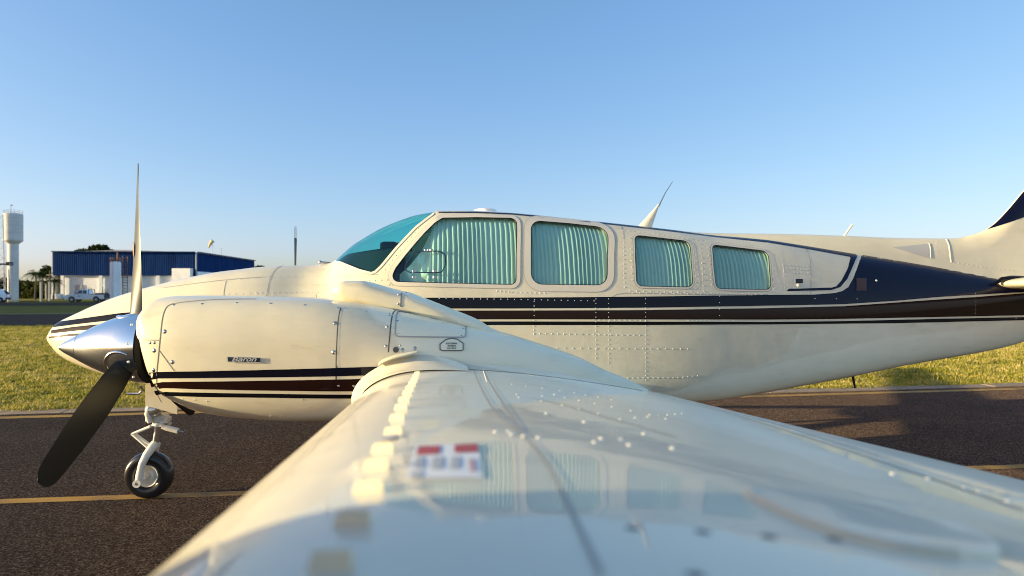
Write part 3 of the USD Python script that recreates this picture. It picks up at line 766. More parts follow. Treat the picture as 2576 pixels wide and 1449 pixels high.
put(pk, 'tailgate', bevel_box(4.30, 4.36, -0.76, 0.76, 0.42, 0.9, 0.015), M['bumper'])
for xs in (1.14, 2.0):
    put(pk, 'door_seam', box_m(xs, xs + 0.012, -0.806, -0.80, 0.43, 0.95), M['bumper'], False)
put(pk, 'door_decal', box_m(1.45, 1.75, -0.805, -0.801, 0.62, 0.76), M['placard_grey'], False)
put(pk, 'roll_bar', cat_([tube([(2.6, -0.7, 0.9), (2.6, -0.68, 1.48), (2.6, 0.68, 1.48), (2.6, 0.7, 0.9)], 0.04, 6), tube([(2.3, -0.6, 1.5), (2.3, -0.6, 1.62), (2.3, 0.6, 1.62), (2.3, 0.6, 1.5)], 0.03, 6), tube([(1.8, -0.6, 1.5), (1.8, -0.6, 1.60)], 0.03, 6)]), M['bumper'])
for x, z in ((3.55, 1.75), (1.72, 1.95)):
    put(pk, 'stake', tube([(x, 0.6, 0.9), (x, 0.6, z)], 0.04, 6), M['dark_steel'])
for x in (0.82, 3.45):
    for y in (-0.72, 0.72):
        wheel_parts(pk, x, y, 0.31, 0.2)
cb = thing('crate', 'dark crate standing in the open bed of the white pickup', 'crate', (*(at_w(170, 758, 76)[:2] + np.array([3.6, 0.45])), 0.9), 7)
put(cb, 'box', bevel_box(-0.45, 0.6, -0.5, 0.5, 0.01, 0.14, 0.02), M['bumper'])

hc = thing('hatchback_car', 'white hatchback car cut off by the left edge of the frame', 'car', (*at_w(21, 760, 74)[:2], 0), 24)
bodyh = [(0.0, 0.35), (0.02, 0.85), (-0.25, 0.92), (-2.6, 0.9), (-3.45, 0.78), (-3.6, 0.55), (-3.55, 0.32), (-0.1, 0.3)]
put(hc, 'body', wheel_cut(extr(bodyh, -0.78, 0.78), (-0.65, -2.95), 0.36), M['car_white'], False)
put(hc, 'cabin', taper(extr([(-0.02, 0.86), (-0.35, 1.42), (-0.6, 1.48), (-1.75, 1.46), (-2.55, 0.92), (-0.25, 0.925)], -0.74, 0.74), 0.9, 1.48, 0.16), M['car_white'], False)
put(hc, 'rear_window', trimesh.Trimesh([(-0.035, -0.6, 0.93), (-0.035, 0.6, 0.93), (-0.33, 0.54, 1.37), (-0.33, -0.54, 1.37)], [(0, 1, 2), (0, 2, 3)], process=False).apply_translation((0.03, 0, 0.01)), M['car_glass'], False)
for sy in (-1, 1):
    put(hc, 'side_window', taper(extr([(-0.62, 1.0), (-1.05, 1.0), (-1.05, 1.38), (-0.72, 1.37)], sy * 0.745 - 0.006, sy * 0.745 + 0.006), 0.9, 1.48, 0.16), M['car_glass'], False)
    put(hc, 'side_window', taper(extr([(-1.12, 1.0), (-2.2, 0.98), (-1.72, 1.37), (-1.12, 1.38)], sy * 0.745 - 0.006, sy * 0.745 + 0.006), 0.9, 1.48, 0.16), M['car_glass'], False)
    put(hc, 'tail_lamp', bevel_box(-0.03, 0.035, sy * 0.68 - 0.08, sy * 0.68 + 0.08, 0.62, 0.84, 0.01), M['red'])
put(hc, 'bumper', bevel_box(-0.12, 0.08, -0.79, 0.79, 0.3, 0.56, 0.03), M['bumper'])
for x in (-0.65, -2.95):
    for y in (-0.7, 0.7):
        wheel_parts(hc, x, y, 0.29, 0.18)

# trees, palms, posts
def gb(u, d): return (*at_w(u, 750, d)[:2], 0)
palm('palm_tree', 'taller palm tree with a spreading crown next to the water tower', gb(88, 93), CAMZ + (V0 - 690) / F * 93, 2.0, 11)
palm('palm_tree', 'palm tree with drooping fronds between the tower and the hangar corner', gb(105, 95), CAMZ + (V0 - 688) / F * 95, 1.9, 12)
palm('palm_tree', 'low bright green palm tree close to the white hangar wall', gb(134, 94), CAMZ + (V0 - 708) / F * 94, 1.7, 13)
tree('shade_tree', 'thin crowned tree rising beside the left corner of the blue hangar', gb(123, 106), CAMZ + (V0 - 660) / F * 106, 1.3, 1.6, M['leaf'], 21, 500, 0.3, 0.6)
tree('shade_tree', 'rounded tree top showing above the hangar roof, smaller one', gb(214, 150), CAMZ + (V0 - 603) / F * 150, 3.4, 4.0, M['leaf'], 22, 4200, 0.45)
tree('shade_tree', 'broad tree top showing above the hangar roof next to the vent pipe', gb(257, 150), CAMZ + (V0 - 598) / F * 150, 6.0, 4.6, M['leaf'], 23, 6500, 0.45)
tree('shade_tree', 'distant dark tree peeping over the nose behind the hangar end', gb(650, 190), CAMZ + (V0 - 655) / F * 190, 4.5, 3.0, M['leaf'], 24, 2500, 0.45)
bl = [(0, 108, 688, 3.2, 'leaf_brown', 'brown leafed bush at the left edge behind the white car'), (22, 112, 684, 2.6, 'leaf_brown', 'brownish tree just left of the water tower column'),
      (60, 104, 700, 2.2, 'leaf', 'dark bush to the right of the water tower foot'), (78, 106, 698, 2.4, 'leaf', 'dark bush behind the taller palm trunk'),
      (96, 104, 705, 2.2, 'leaf_olive', 'olive bush behind the middle palm'), (114, 103, 702, 2.1, 'leaf_olive', 'olive bush beside the concrete posts'), (129, 104, 706, 1.8, 'leaf_olive', 'olive bush against the hangar wall')]
for k, (u, d, v, r_, mm, lab) in enumerate(bl):
    h = CAMZ + (V0 - v) / F * d
    tree('bush', lab, gb(u, d), h, r_ * 1.3, h * 0.62, M[mm], 40 + 2 * k, 3600, 0.3, 0.3, cat='bush')
pst = thing('concrete_post', 'pale concrete fence post left of the olive bushes', 'post', gb(103, 84))
put(pst, 'shaft', bevel_box(-0.11, 0.11, -0.11, 0.11, -0.1, 2.35, 0.02), M['post'])
put(pst, 'cap', bevel_box(-0.13, 0.13, -0.13, 0.13, 2.352, 2.42, 0.015), M['post'])
copy_of(pst, 'concrete_post', gb(124.5, 84), 0, 'pale concrete fence post close to the hangar corner', 'post')
copy_of(pst, 'concrete_post', gb(116, 96), 0, 'slimmer distant concrete fence post between two others', 'post', scale=0.95)
lp = thing('utility_pole', 'slender pale pole rising beside the hangar corner', 'pole', gb(125.5, 92))
put(lp, 'shaft', tube([(0, 0, 0), (0, 0, CAMZ + (V0 - 680) / F * 92)], [0.11, 0.08], 8), M['bark'])
put(lp, 'crossarm', box_m(-0.5, 0.5, -0.05, 0.05, 3.4, 3.5), M['post'], False)
ds = thing('dry_shrub', 'dry straw coloured shrub at the foot of the white tank', 'shrub', gb(266, 82))
r_ = np.random.default_rng(77)
put(ds, 'stems', cat_([tube([(r_.normal() * 0.1, 0, 0), (r_.normal() * 0.4, r_.normal() * 0.3, r_.uniform(0.6, 1.6))], [0.02, 0.006], 4) for _ in range(40)]), M['post'])
put(ds, 'leaves', crown((0, 0, 0.6), 0.8, 0.6, 0.6, 160, 0.12, 78), M['leaf_olive'], False)

# windsock above the hangar roof
wsd = 140.0
ws = thing('windsock', 'faded yellow windsock hanging from a thin pole above the hangar', 'windsock', (*at_w(534, 700, wsd)[:2], 0))
zw = CAMZ + (V0 - 606) / F * wsd
put(ws, 'pole', tube([(0, 0, 0), (0, 0, zw + 0.1)], 0.05, 6), M['roof_sheet'])
k_ = F / wsd
sock = [np.array([0.05, 0, zw]), np.array([-0.25, 0, zw - 0.35]), np.array([-0.55, 0, zw - 0.85]), np.array([-0.75, 0, zw - 1.5])]
put(ws, 'sock', tube(sock, [0.42, 0.36, 0.26, 0.14], 14), plain('windsock_cloth', (0.55, 0.42, 0.20), 0.8))
put(ws, 'ring', lathe([(0.40, 0), (0.46, 0), (0.46, 0.05), (0.40, 0.05), (0.40, 0)], 16).apply_transform(trimesh.transformations.rotation_matrix(0.7, (0, 1, 0), (0, 0, 0))).apply_translation((0.05, 0, zw)), M['roof_sheet'])
rm = thing('radio_mast', 'hair thin radio mast right of the windsock', 'mast', (*at_w(557, 700, 150)[:2], 0))
put(rm, 'pole', tube([(0, 0, 0), (0, 0, CAMZ + (V0 - 624) / F * 150)], 0.04, 5), M['roof_sheet'])
put(rm, 'crossbar', tube([(-0.3, 0, CAMZ + (V0 - 626) / F * 150), (0.3, 0, CAMZ + (V0 - 626) / F * 150)], 0.03, 5), M['roof_sheet'])

# ------------------------------------------------------------------ the aeroplane
plane = thing('twin_engine_airplane', 'cream white twin propeller airplane with dark stripes parked on the taxiway, wing towards the camera', 'airplane', BO, 6.5)

# fuselage outline read off the side view
TOP_PX = [(125, 833), (132, 819), (142.5, 809), (170, 795.5), (200, 782), (225, 770.5), (250, 760.5), (275, 750.5), (300, 742), (350, 727), (400, 714), (450, 702), (500, 692), (550, 683), (600, 677), (644, 671.5), (711, 667.5), (769, 666), (819, 662), (836, 657)]
WS_PX = [(859, 633), (884, 612), (919, 590.5), (959, 569), (1001.5, 552), (1044, 538.5), (1081.5, 532), (1101, 528.5)]
ROOF_PX = [(1194, 527), (1288, 532), (1400, 543), (1550, 559.5), (1638, 569), (1698, 576), (1800, 589), (1932, 602), (2027, 616), (2154, 636), (2250, 651), (2357, 668), (2454, 685), (2576, 704)]
BOT_PX = [(122.8, 876), (135, 890), (150, 903), (175, 916), (212, 929.5), (237, 938)]
BOT2_PX = [(1748, 1013), (1790, 1009.5), (1838, 1003), (1888, 994.5), (1932, 987.3), (1977, 979.5), (2147, 949.5), (2307, 918), (2407, 902), (2576, 867)]
NOSE_X, NOSE_Z = -3.552, 1.258
tt = [(NOSE_X, NOSE_Z), (-3.549, 1.271), (-3.541, 1.285), (-3.529, 1.298)] + [tuple(at_y(u, v, -0.08)[[0, 2]]) for u, v in TOP_PX] + [tuple(at_y(u, v, -0.15)[[0, 2]]) for u, v in WS_PX] + [tuple(at_y(u, v, -0.2 if u < 1900 else -0.12)[[0, 2]]) for u, v in ROOF_PX] + [(5.45, 1.78)]
bb = [(NOSE_X, NOSE_Z), (-3.549, 1.246), (-3.541, 1.230), (-3.525, 1.208)] + [tuple(at_y(u, v, -0.12)[[0, 2]]) for u, v in BOT_PX] + [(-2.84, 0.905), (-2.2, 0.80), (-1.5, 0.74), (-0.5, 0.70), (0.6, 0.69)] + [tuple(at_y(u, v, -0.28 + 0.16 * (u - 1748) / 828)[[0, 2]]) for u, v in BOT2_PX] + [(5.45, 1.60)]
tt, bb = np.array(sorted(tt)), np.array(sorted(bb))
zt = PchipInterpolator(tt[:, 0], tt[:, 1]); zb = PchipInterpolator(bb[:, 0], bb[:, 1])
ww = np.array([(NOSE_X, 0.0), (-3.549, 0.032), (-3.541, 0.066), (-3.525, 0.103), (-3.49, 0.148), (-3.42, 0.203), (-3.3, 0.262), (-3.0, 0.36), (-2.6, 0.445), (-2.1, 0.515), (-1.6, 0.56), (-1.1, 0.585), (-0.6, 0.60), (0.1, 0.60), (0.7, 0.592), (1.2, 0.568), (1.8, 0.505), (2.6, 0.405), (3.4, 0.30), (4.2, 0.20), (5.0, 0.10), (5.45, 0.045)])
wf = PchipInterpolator(ww[:, 0], ww[:, 1])
zmid = PchipInterpolator([NOSE_X, -3.0, -2.0, -1.0, 0.5, 2.0, 3.5, 5.45], [NOSE_Z, 1.22, 1.20, 1.18, 1.14, 1.20, 1.38, 1.69])
ntop = PchipInterpolator([NOSE_X, -3.0, -2.3, -1.95, -1.6, -1.3, -1.0, -0.6, 1.2, 3.0, 5.45], [2.0, 2.3, 2.5, 2.25, 1.8, 2.0, 2.6, 3.2, 3.2, 2.8, 2.3])
nbot = PchipInterpolator([NOSE_X, -3.0, -1.5, 0.5, 2.5, 5.45], [2.0, 2.5, 4.0, 4.8, 4.2, 3.0])
def cl_x(X): return np.clip(X, NOSE_X, 5.45)
def fus_w(X, Z, ins=0.0):
    """Half width of the fuselage at (X, Z)."""
    X = cl_x(np.asarray(X, float)); Z = np.asarray(Z, float)
    zm = zmid(X)
    up = Z >= zm
    h = np.maximum(np.where(up, zt(X) - zm, zm - zb(X)) - ins, 1e-4)
    n = np.where(up, ntop(X), nbot(X))
    q = np.clip(np.abs(Z - zm) / h, 0, 1)
    return np.maximum(wf(X) - ins, 0) * np.maximum(1 - q ** n, 0) ** (1 / n)
def fus_in(P):
    X = P[:, 0]
    ok = (X > NOSE_X) & (X < 5.45)
    Xc = cl_x(X)
    inz = (P[:, 2] < zt(Xc)) & (P[:, 2] > zb(Xc))
    return np.where(ok & inz, fus_w(X, P[:, 2]) - np.abs(P[:, 1]), -np.abs(P[:, 1]) - 0.01)
def fus_surf(sgn=-1, ins=0.0):
    return lambda X, Z: np.stack([X, sgn * fus_w(X, Z, ins), Z], 1)
def fpx(pts):
    """Photo pixels on the fuselage side, as (X, Z)."""
    return [tuple(hit(u, v, fus_in, 2.5, 8.0)[[0, 2]]) for u, v in pts]

th = np.linspace(0, 2 * np.pi, 160, endpoint=False)
def fus_ring(X, ins=0.0):
    zm, w = zmid(X), max(wf(X) - ins, 1e-3)
    ht, hb = max(zt(X) - zm - ins, 1e-3), max(zm - zb(X) - ins, 1e-3)
    s, c = np.sin(th), np.cos(th)
    n = np.where(s >= 0, ntop(X), nbot(X))
    y = np.sign(c) * np.abs(c) ** (2 / n) * w
    z = zm + np.where(s >= 0, ht, hb) * np.sign(s) * np.abs(s) ** (2 / n)
    return np.stack([np.full(len(th), X), y, z], 1)
Xs = np.unique(np.r_[NOSE_X + np.array([0.0008, 0.003, 0.006, 0.011, 0.018, 0.027, 0.038, 0.052, 0.07, 0.09, 0.12, 0.15]), np.linspace(-3.38, -1.9, 40), np.linspace(-1.87, -0.9, 50), np.linspace(-0.87, 5.45, 150)])
outer = loft([fus_ring(X) for X in Xs], (NOSE_X, 0, NOSE_Z), (5.46, 0, 1.69))
XI = Xs[(Xs > -3.4) & (Xs < 5.2)]
inner = loft([fus_ring(X, 0.022) for X in XI])
m_out, m_in = to_man(outer), to_man(inner)

W1 = smooth_poly(fpx([(1113, 548.5), (1200, 547), (1299.5, 549.5), (1299.5, 640), (1299, 717), (1150, 713.5), (980, 709), (994, 675.5), (1019, 643), (1044, 613), (1068, 586), (1094, 560.5)]), 0.045)
W2 = smooth_poly(fpx([(1333, 554.5), (1430, 562), (1528, 573), (1528.5, 640), (1527.5, 718), (1440, 717), (1335, 716), (1335, 640)]), 0.085)
W3 = smooth_poly(fpx([(1594, 591), (1660, 598.5), (1734, 607), (1739, 660), (1743.5, 723), (1670, 722), (1600, 720.5), (1597, 650)]), 0.05)
W4 = smooth_poly(fpx([(1788, 615), (1860, 623.5), (1931, 632), (1936, 680), (1940, 729.5), (1870, 728.5), (1799.5, 727), (1794, 670)]), 0.05)
WSP = smooth_poly(fpx([(842, 656), (859, 659), (906, 677.5), (934, 684.5), (943, 681), (956.5, 668), (994, 623), (1044, 570.5), (1081.5, 542), (1094, 533)]) + [(tt[3 + len(TOP_PX) + len(WS_PX)][0] - 0.02, 2.6), (-2.2, 2.6)])
# the corner of the windshield that lies on the nose deck follows its base
cuts = [prism_y(w, -0.9, -0.05) for w in (W1, W2, W3, W4)]
ws_cut = prism_y(WSP, -0.9, 0.9)
shell = m_out - m_in - ws_cut
for c in cuts:
    shell = shell - c
put(plane, 'fuselage', from_man(shell), M['paint'], 28)
g_o = loft([fus_ring(X, 0.004) for X in Xs[(Xs > -2.4) & (Xs < -0.4)]]); g_i = loft([fus_ring(X, 0.010) for X in Xs[(Xs > -2.39) & (Xs < -0.41)]])
wshield = (to_man(g_o) - to_man(g_i)) ^ ws_cut
m = from_man(wshield)
tc = m.triangles_center
zm_ = zmid(tc[:, 0]); up_ = tc[:, 2] >= zm_
hh = np.where(up_, zt(tc[:, 0]) - zm_, zm_ - zb(tc[:, 0])) - 0.004
nn_ = np.where(up_, ntop(tc[:, 0]), nbot(tc[:, 0]))
imp = (np.abs(tc[:, 1]) / (wf(tc[:, 0]) - 0.004)) ** nn_ + (np.abs(tc[:, 2] - zm_) / hh) ** nn_
m.update_faces((imp > 0.985) & (m.area_faces > 1e-12)); m.remove_unreferenced_vertices()
put(plane, 'windshield', m, M['glass_windshield'], 28)
fr = WSP.buffer(0.018).difference(WSP.buffer(0.001))
fr = fr.intersection(Polygon(fpx([(846, 661), (934, 690), (948, 690), (1000, 628), (1050, 577), (1086, 548), (1080, 536), (990, 600), (900, 665)])).buffer(0.03))
def put_decal(parent, name, d, material, **kw):
    (VF, N) = d
    return put(parent, name, VF, material, normals=N, **kw)
OUT = (0, -1, 0)
SURF = fus_surf()
put_decal(plane, 'windshield_seal', decal(fr, SURF, OUT, 0.004, 0.02, 0.01), M['antenna'])

# cabin windows: pane, raised frame, pleated curtain
def curtain_surf(depth, pitch, amp, zlo, zhi, seed):
    def f(X, Z):
        q = (Z - zlo) / (zhi - zlo)
        wob = 0.22 * np.sin(5 * q + X * 9 + seed) + 0.12 * np.sin(17 * q + X * 23)
        jit = 0.6 * np.sin(X * 21 + seed) + 0.35 * np.sin(X * 47 + 2 * seed)
        ph = X * 2 * np.pi / pitch + wob + jit
        a = amp * (0.55 + 0.45 * np.cos(np.clip((q - 0.85) / 0.15, 0, 1) * np.pi)) * (0.7 + 0.3 * np.sin(X * 13 + seed))
        s = np.sin(ph)
        w = fus_w(X, Z, depth) + a * (np.sign(s) * np.abs(s) ** 0.7)
        return np.stack([X, -w, Z], 1)
    return f
wins = [W1, W2, W3, W4]
wlab = ['slanted front side window with a small hinged storm window', 'large rounded door window with a wide frame', 'squarish rear window with pleated curtain', 'smallest rearmost window with pleated curtain']
frame_w = [0.028, 0.050, 0.012, 0.012]
for k, w in enumerate(wins):
    pane = decal(w.buffer(0.006), fus_surf(-1, 0.006), OUT, 0.0, 0.05, 0.05)
    wp = put_decal(plane, 'cabin_window', pane, M['glass_teal'], label=wlab[k])
    ring = w.buffer(frame_w[k]).difference(w)
    put_decal(wp, 'frame', decal(ring, SURF, OUT, 0.0035, 0.03, 0.03), M['antenna'])
    rim = w.buffer(0.001).difference(w.buffer(-0.006))
    put_decal(wp, 'seal', decal(rim, SURF, OUT, 0.001, 0.03, 0.03), M['rubber'])
    lip = w.buffer(frame_w[k] + 0.003).difference(w.buffer(frame_w[k] - 0.001))
    put_decal(wp, 'frame_edge', decal(lip, SURF, OUT, 0.0015, 0.03, 0.03), M['seam_soft'])
    x0, z0, x1, z1 = w.bounds
    cw = w.buffer(0.03)
    if k == 0:
        xa = fpx([(1086, 560)])[0]; xb = fpx([(1082, 640)])[0]; xc = fpx([(1070, 720)])[0]
        right = Polygon([(xa[0], 3), (xa[0], xa[1]), xb, (xc[0], xc[1]), (xc[0], 1), (3, 1), (3, 3)]).buffer(0)
        put_decal(wp, 'curtain', decal(cw.intersection(right), curtain_surf(0.030, 0.036, 0.015, z0, z1, 1.0), OUT, 0, 0.0045, 0.03), M['curtain'])
        def crumple(X, Z):
            P = np.c_[X * 6, Z * 6, np.zeros(len(X))]
            f_ = meshkit.fbm(P, 4, 3)
            rid = np.abs(meshkit.noise(P * 1.7, 9) - 0.5)
            return np.stack([X, -(fus_w(X, Z, 0.05) + 0.06 * (f_ - 0.5) - 0.07 * rid), Z], 1)
        left = cw.difference(right)
        left = left.intersection(Polygon(fpx([(1004, 707), (1004, 690), (1030, 668), (1060, 630), (1080, 590), (1100, 560)]) + [(xa[0] + 0.05, xa[1] + 0.2), (xc[0] + 0.05, xc[1] - 0.1)]).buffer(0))
        put_decal(wp, 'gathered_cloth', decal(left, crumple, OUT, 0, 0.008, 0.008), M['shade_cloth'])
    else:
        put_decal(wp, 'curtain', decal(cw, curtain_surf(0.030, [0, 0.0335, 0.031, 0.034][k], 0.013, z0, z1, 1.7 * k), OUT, 0, 0.0042, 0.03), M['curtain'])
    if k == 0:
        sp = smooth_poly(fpx([(1020, 665), (1045, 634), (1062, 632), (1105, 632), (1120, 640), (1121, 665), (1112, 684), (1100, 686), (1030, 685), (1019, 678)]), 0.02)
        put_decal(plane, 'storm_window', decal(sp.buffer(0.004).difference(sp.buffer(-0.004)), SURF, OUT, 0.0015, 0.02, 0.02), M['badge_navy'])
        for (u, v) in ((1071, 629), (1085, 629), (1041, 682), (1093, 682), (1042, 697), (1094, 697)):
            p = hit(u, v, fus_in, 2.5, 8)
            put(plane, 'window_latch', bevel_box(p[0] - 0.012, p[0] + 0.012, p[1] - 0.012, p[1] + 0.004, p[2] - 0.009, p[2] + 0.009, 0.003), M['steel'])

# cabin: dark floor-to-roof liner behind the curtains, glareshield and compass under the windshield
lin = loft([fus_ring(X, 0.16) for X in np.linspace(-0.75, 2.6, 60)])
put(plane, 'cabin_liner', lin, M['interior'])
gs = [at_y(841, 656, -0.1), at_y(880, 640, -0.1), at_y(960, 631.5, -0.1), at_y(1010, 630, -0.1)]
gsp = Polygon([(p[0], p[2]) for p in gs] + [(gs[-1][0], 1.2), (gs[0][0] + 0.1, 1.2)])
gsm = from_man(prism_y(gsp, -0.9, 0.9) ^ to_man(loft([fus_ring(X, 0.03) for X in np.linspace(-2.3, -0.5, 50)])))
put(plane, 'glareshield', gsm, plain('glareshield_vinyl', (0.004, 0.006, 0.007), 0.6), 25)
p = at_y(985, 622, -0.2)
put(plane, 'compass', cat_([lathe([(0, -0.07), (0.035, -0.065), (0.045, -0.04), (0.045, 0.04), (0.035, 0.065), (0, 0.07)], 20, 'x').apply_translation((p[0] - 0.02, p[1], p[2])), box_m(p[0] + 0.03, p[0] + 0.16, p[1] - 0.035, p[1] + 0.035, p[2] - 0.03, p[2] + 0.035)]), M['rubber'])

# painted stripes along the side
def band(top_px, bot_px, step=25):
    a = fpx(dense(top_px, step)); b = fpx(dense(bot_px, step))
    p = Polygon(a + b[::-1])
    return p if p.is_valid else p.buffer(0)
S1T = [(144, 810), (200, 802), (300, 788), (450, 775.5), (650, 762), (850, 752), (1089, 749), (1288, 748.5), (1538, 747), (1763, 744), (1932, 741.8), (2060, 741)]
S1B = [(133, 823.5), (190, 816), (237, 810.5), (330, 800), (500, 790), (700, 781), (900, 777), (1089, 776), (1288, 776), (1625, 774), (1932, 769), (2060, 766.5)]
S2T = [(129.5, 831), (180, 823), (225, 818), (350, 807), (600, 794), (850, 784), (1089, 781.5), (1288, 781), (1625, 780), (1932, 775), (2127, 770), (2357, 753.5), (2454, 747), (2570, 738), (2640, 732)]
S2B = [(127, 839.5), (200, 831), (330, 822), (600, 812), (850, 806), (1089, 803.5), (1288, 803), (1932, 804), (2127, 802), (2357, 797.5), (2576, 793), (2640, 791)]
S3T = [(124, 846.5), (175, 840), (330, 830), (600, 818), (850, 811), (1089, 809), (1288, 808.5), (1932, 810), (2127, 807.5), (2357, 802), (2576, 797.5), (2640, 796)]
S3B = [(123.5, 851.5), (172, 845.5), (330, 837), (600, 826), (850, 819), (1089, 817.5), (1288, 817.5), (1625, 817.5), (1932, 816), (2257, 813), (2576, 805.5), (2640, 803)]
put_decal(plane, 'upper_stripe', decal(band(S1T, S1B), SURF, OUT, 0.0015, 0.03, 0.02), M['navy_black'])
put_decal(plane, 'middle_stripe', decal(band(S2T, S2B), SURF, OUT, 0.0015, 0.03, 0.02), M['maroon'])
put_decal(plane, 'lower_stripe', decal(band(S3T, S3B), SURF, OUT, 0.0015, 0.03, 0.02), M['black_paint'])
# navy flash on the rear fuselage, the hook that ends the roof line and the roof line itself
FLT = [(2046, 741.2), (2100, 737), (2119, 732), (2134, 722), (2146, 700), (2158, 668), (2166, 644), (2172, 642), (2232, 651.5), (2332, 668.5), (2432, 685), (2507, 698), (2572, 712), (2640, 726)]
FLB = [(2046, 767), (2127, 765), (2257, 756.5), (2357, 747.5), (2454, 741.5), (2568, 735), (2640, 731)]
put_decal(plane, 'rear_flash', decal(band(FLT, FLB, 12), SURF, OUT, 0.0017, 0.03, 0.02), M['navy'])
HO = [(1978, 732.5), (2050, 730.8), (2092, 729.5), (2114, 722), (2131, 702), (2146, 668), (2156, 643), (2152, 640)]
HI = [(1984, 726.5), (2092, 723.5), (2104, 720), (2117, 705), (2132, 676), (2139, 648), (2136, 645)]
put_decal(plane, 'hook_stripe', decal(smooth_poly(fpx(dense(HO, 10) + dense(HI, 10)[::-1])), SURF, OUT, 0.0017, 0.03, 0.02), M['navy'])
RT = [(1103, 533), (1194, 532.5), (1288, 536.5), (1400, 547), (1550, 563), (1688, 578), (1800, 591.5), (1932, 604.5), (2027, 619), (2152, 639.5)]
RB = [(1103, 535.7), (1194, 536), (1288, 540), (1400, 550.5), (1550, 567), (1688, 582.5), (1800, 596.5), (1932, 610.5), (2027, 626), (2136, 646)]
put_decal(plane, 'roof_line_stripe', decal(band(RT, RB, 12), SURF, OUT, 0.0017, 0.03, 0.01), M['navy'])

# skin seams, rivet rows, small fittings on the fuselage
def fline(name, pts, w=0.004, m_=None, step=10, smooth_=True):
    q = fpx([tuple(p) for p in (curve(pts, max(8, len(pts) * 6)) if smooth_ and len(pts) > 2 else dense(pts, step))])
    put_decal(plane, name, decal(stroke(q, w), SURF, OUT, 0.001, 0.03, 0.03), m_ or M['seam'])
for pts in ([(711, 668.5), (695, 677), (683, 695), (675, 720), (671, 745)], [(570, 706), (565, 725), (563, 743)], [(412, 724), (500, 712), (570, 704), (660, 697)],
            [(795, 740), (796, 750)], [(979, 719), (984, 712)], [(1563, 570), (1569, 590), (1569, 600)], [(1500, 774), (1500, 805)],
            [(1538, 748), (1555, 740), (1580, 737.5), (1720, 740), (1932, 741)]):
    fline('panel_seam', pts, 0.004, M['seam_soft'])
for pts in ([(2027, 626), (2034, 640), (2039, 660), (2040, 700), (2039, 742)], [(131, 835), (128, 850), (130, 872), (138, 890)]):
    fline('panel_seam', pts, 0.003, M['seam_soft'])
fline('panel_seam', [(839, 657.5), (870, 665), (905, 681), (933, 690.5), (950, 691)], 0.006, M['seam_soft'])

def rivets(parent, rows, inside, surf_n, r=0.0042, name='rivets', m_=None, spacing=0.045, t0=2.5, t1=8.0):
    P, N = [], []
    for pts, sp in rows:
        sp = sp or spacing
        q = np.array([hit(u, v, inside, t0, t1) for u, v in dense(pts, 15)])
        s = np.r_[0, np.cumsum(np.linalg.norm(np.diff(q, axis=0), axis=1))]
        for x in np.arange(0, s[-1], sp):
            p = np.array([np.interp(x, s, q[:, k]) for k in range(3)])
            P.append(p)
    P = np.array(P)
    N = surf_n(P)
    return put_decal(parent, name, dome_mesh(P, N, r), m_ or M['rivet'], kind='stuff')
def fus_n(P):
    e = 2e-3
    def f(Q): return fus_w(Q[:, 0], Q[:, 2]) - np.abs(Q[:, 1])
    g = np.stack([f(P + np.array([e if i == k else 0 for i in range(3)])) - f(P - np.array([e if i == k else 0 for i in range(3)])) for k in range(3)], 1)
    g = -g
    return g / (np.linalg.norm(g, axis=1, keepdims=True) + 1e-12)
S = 0.030
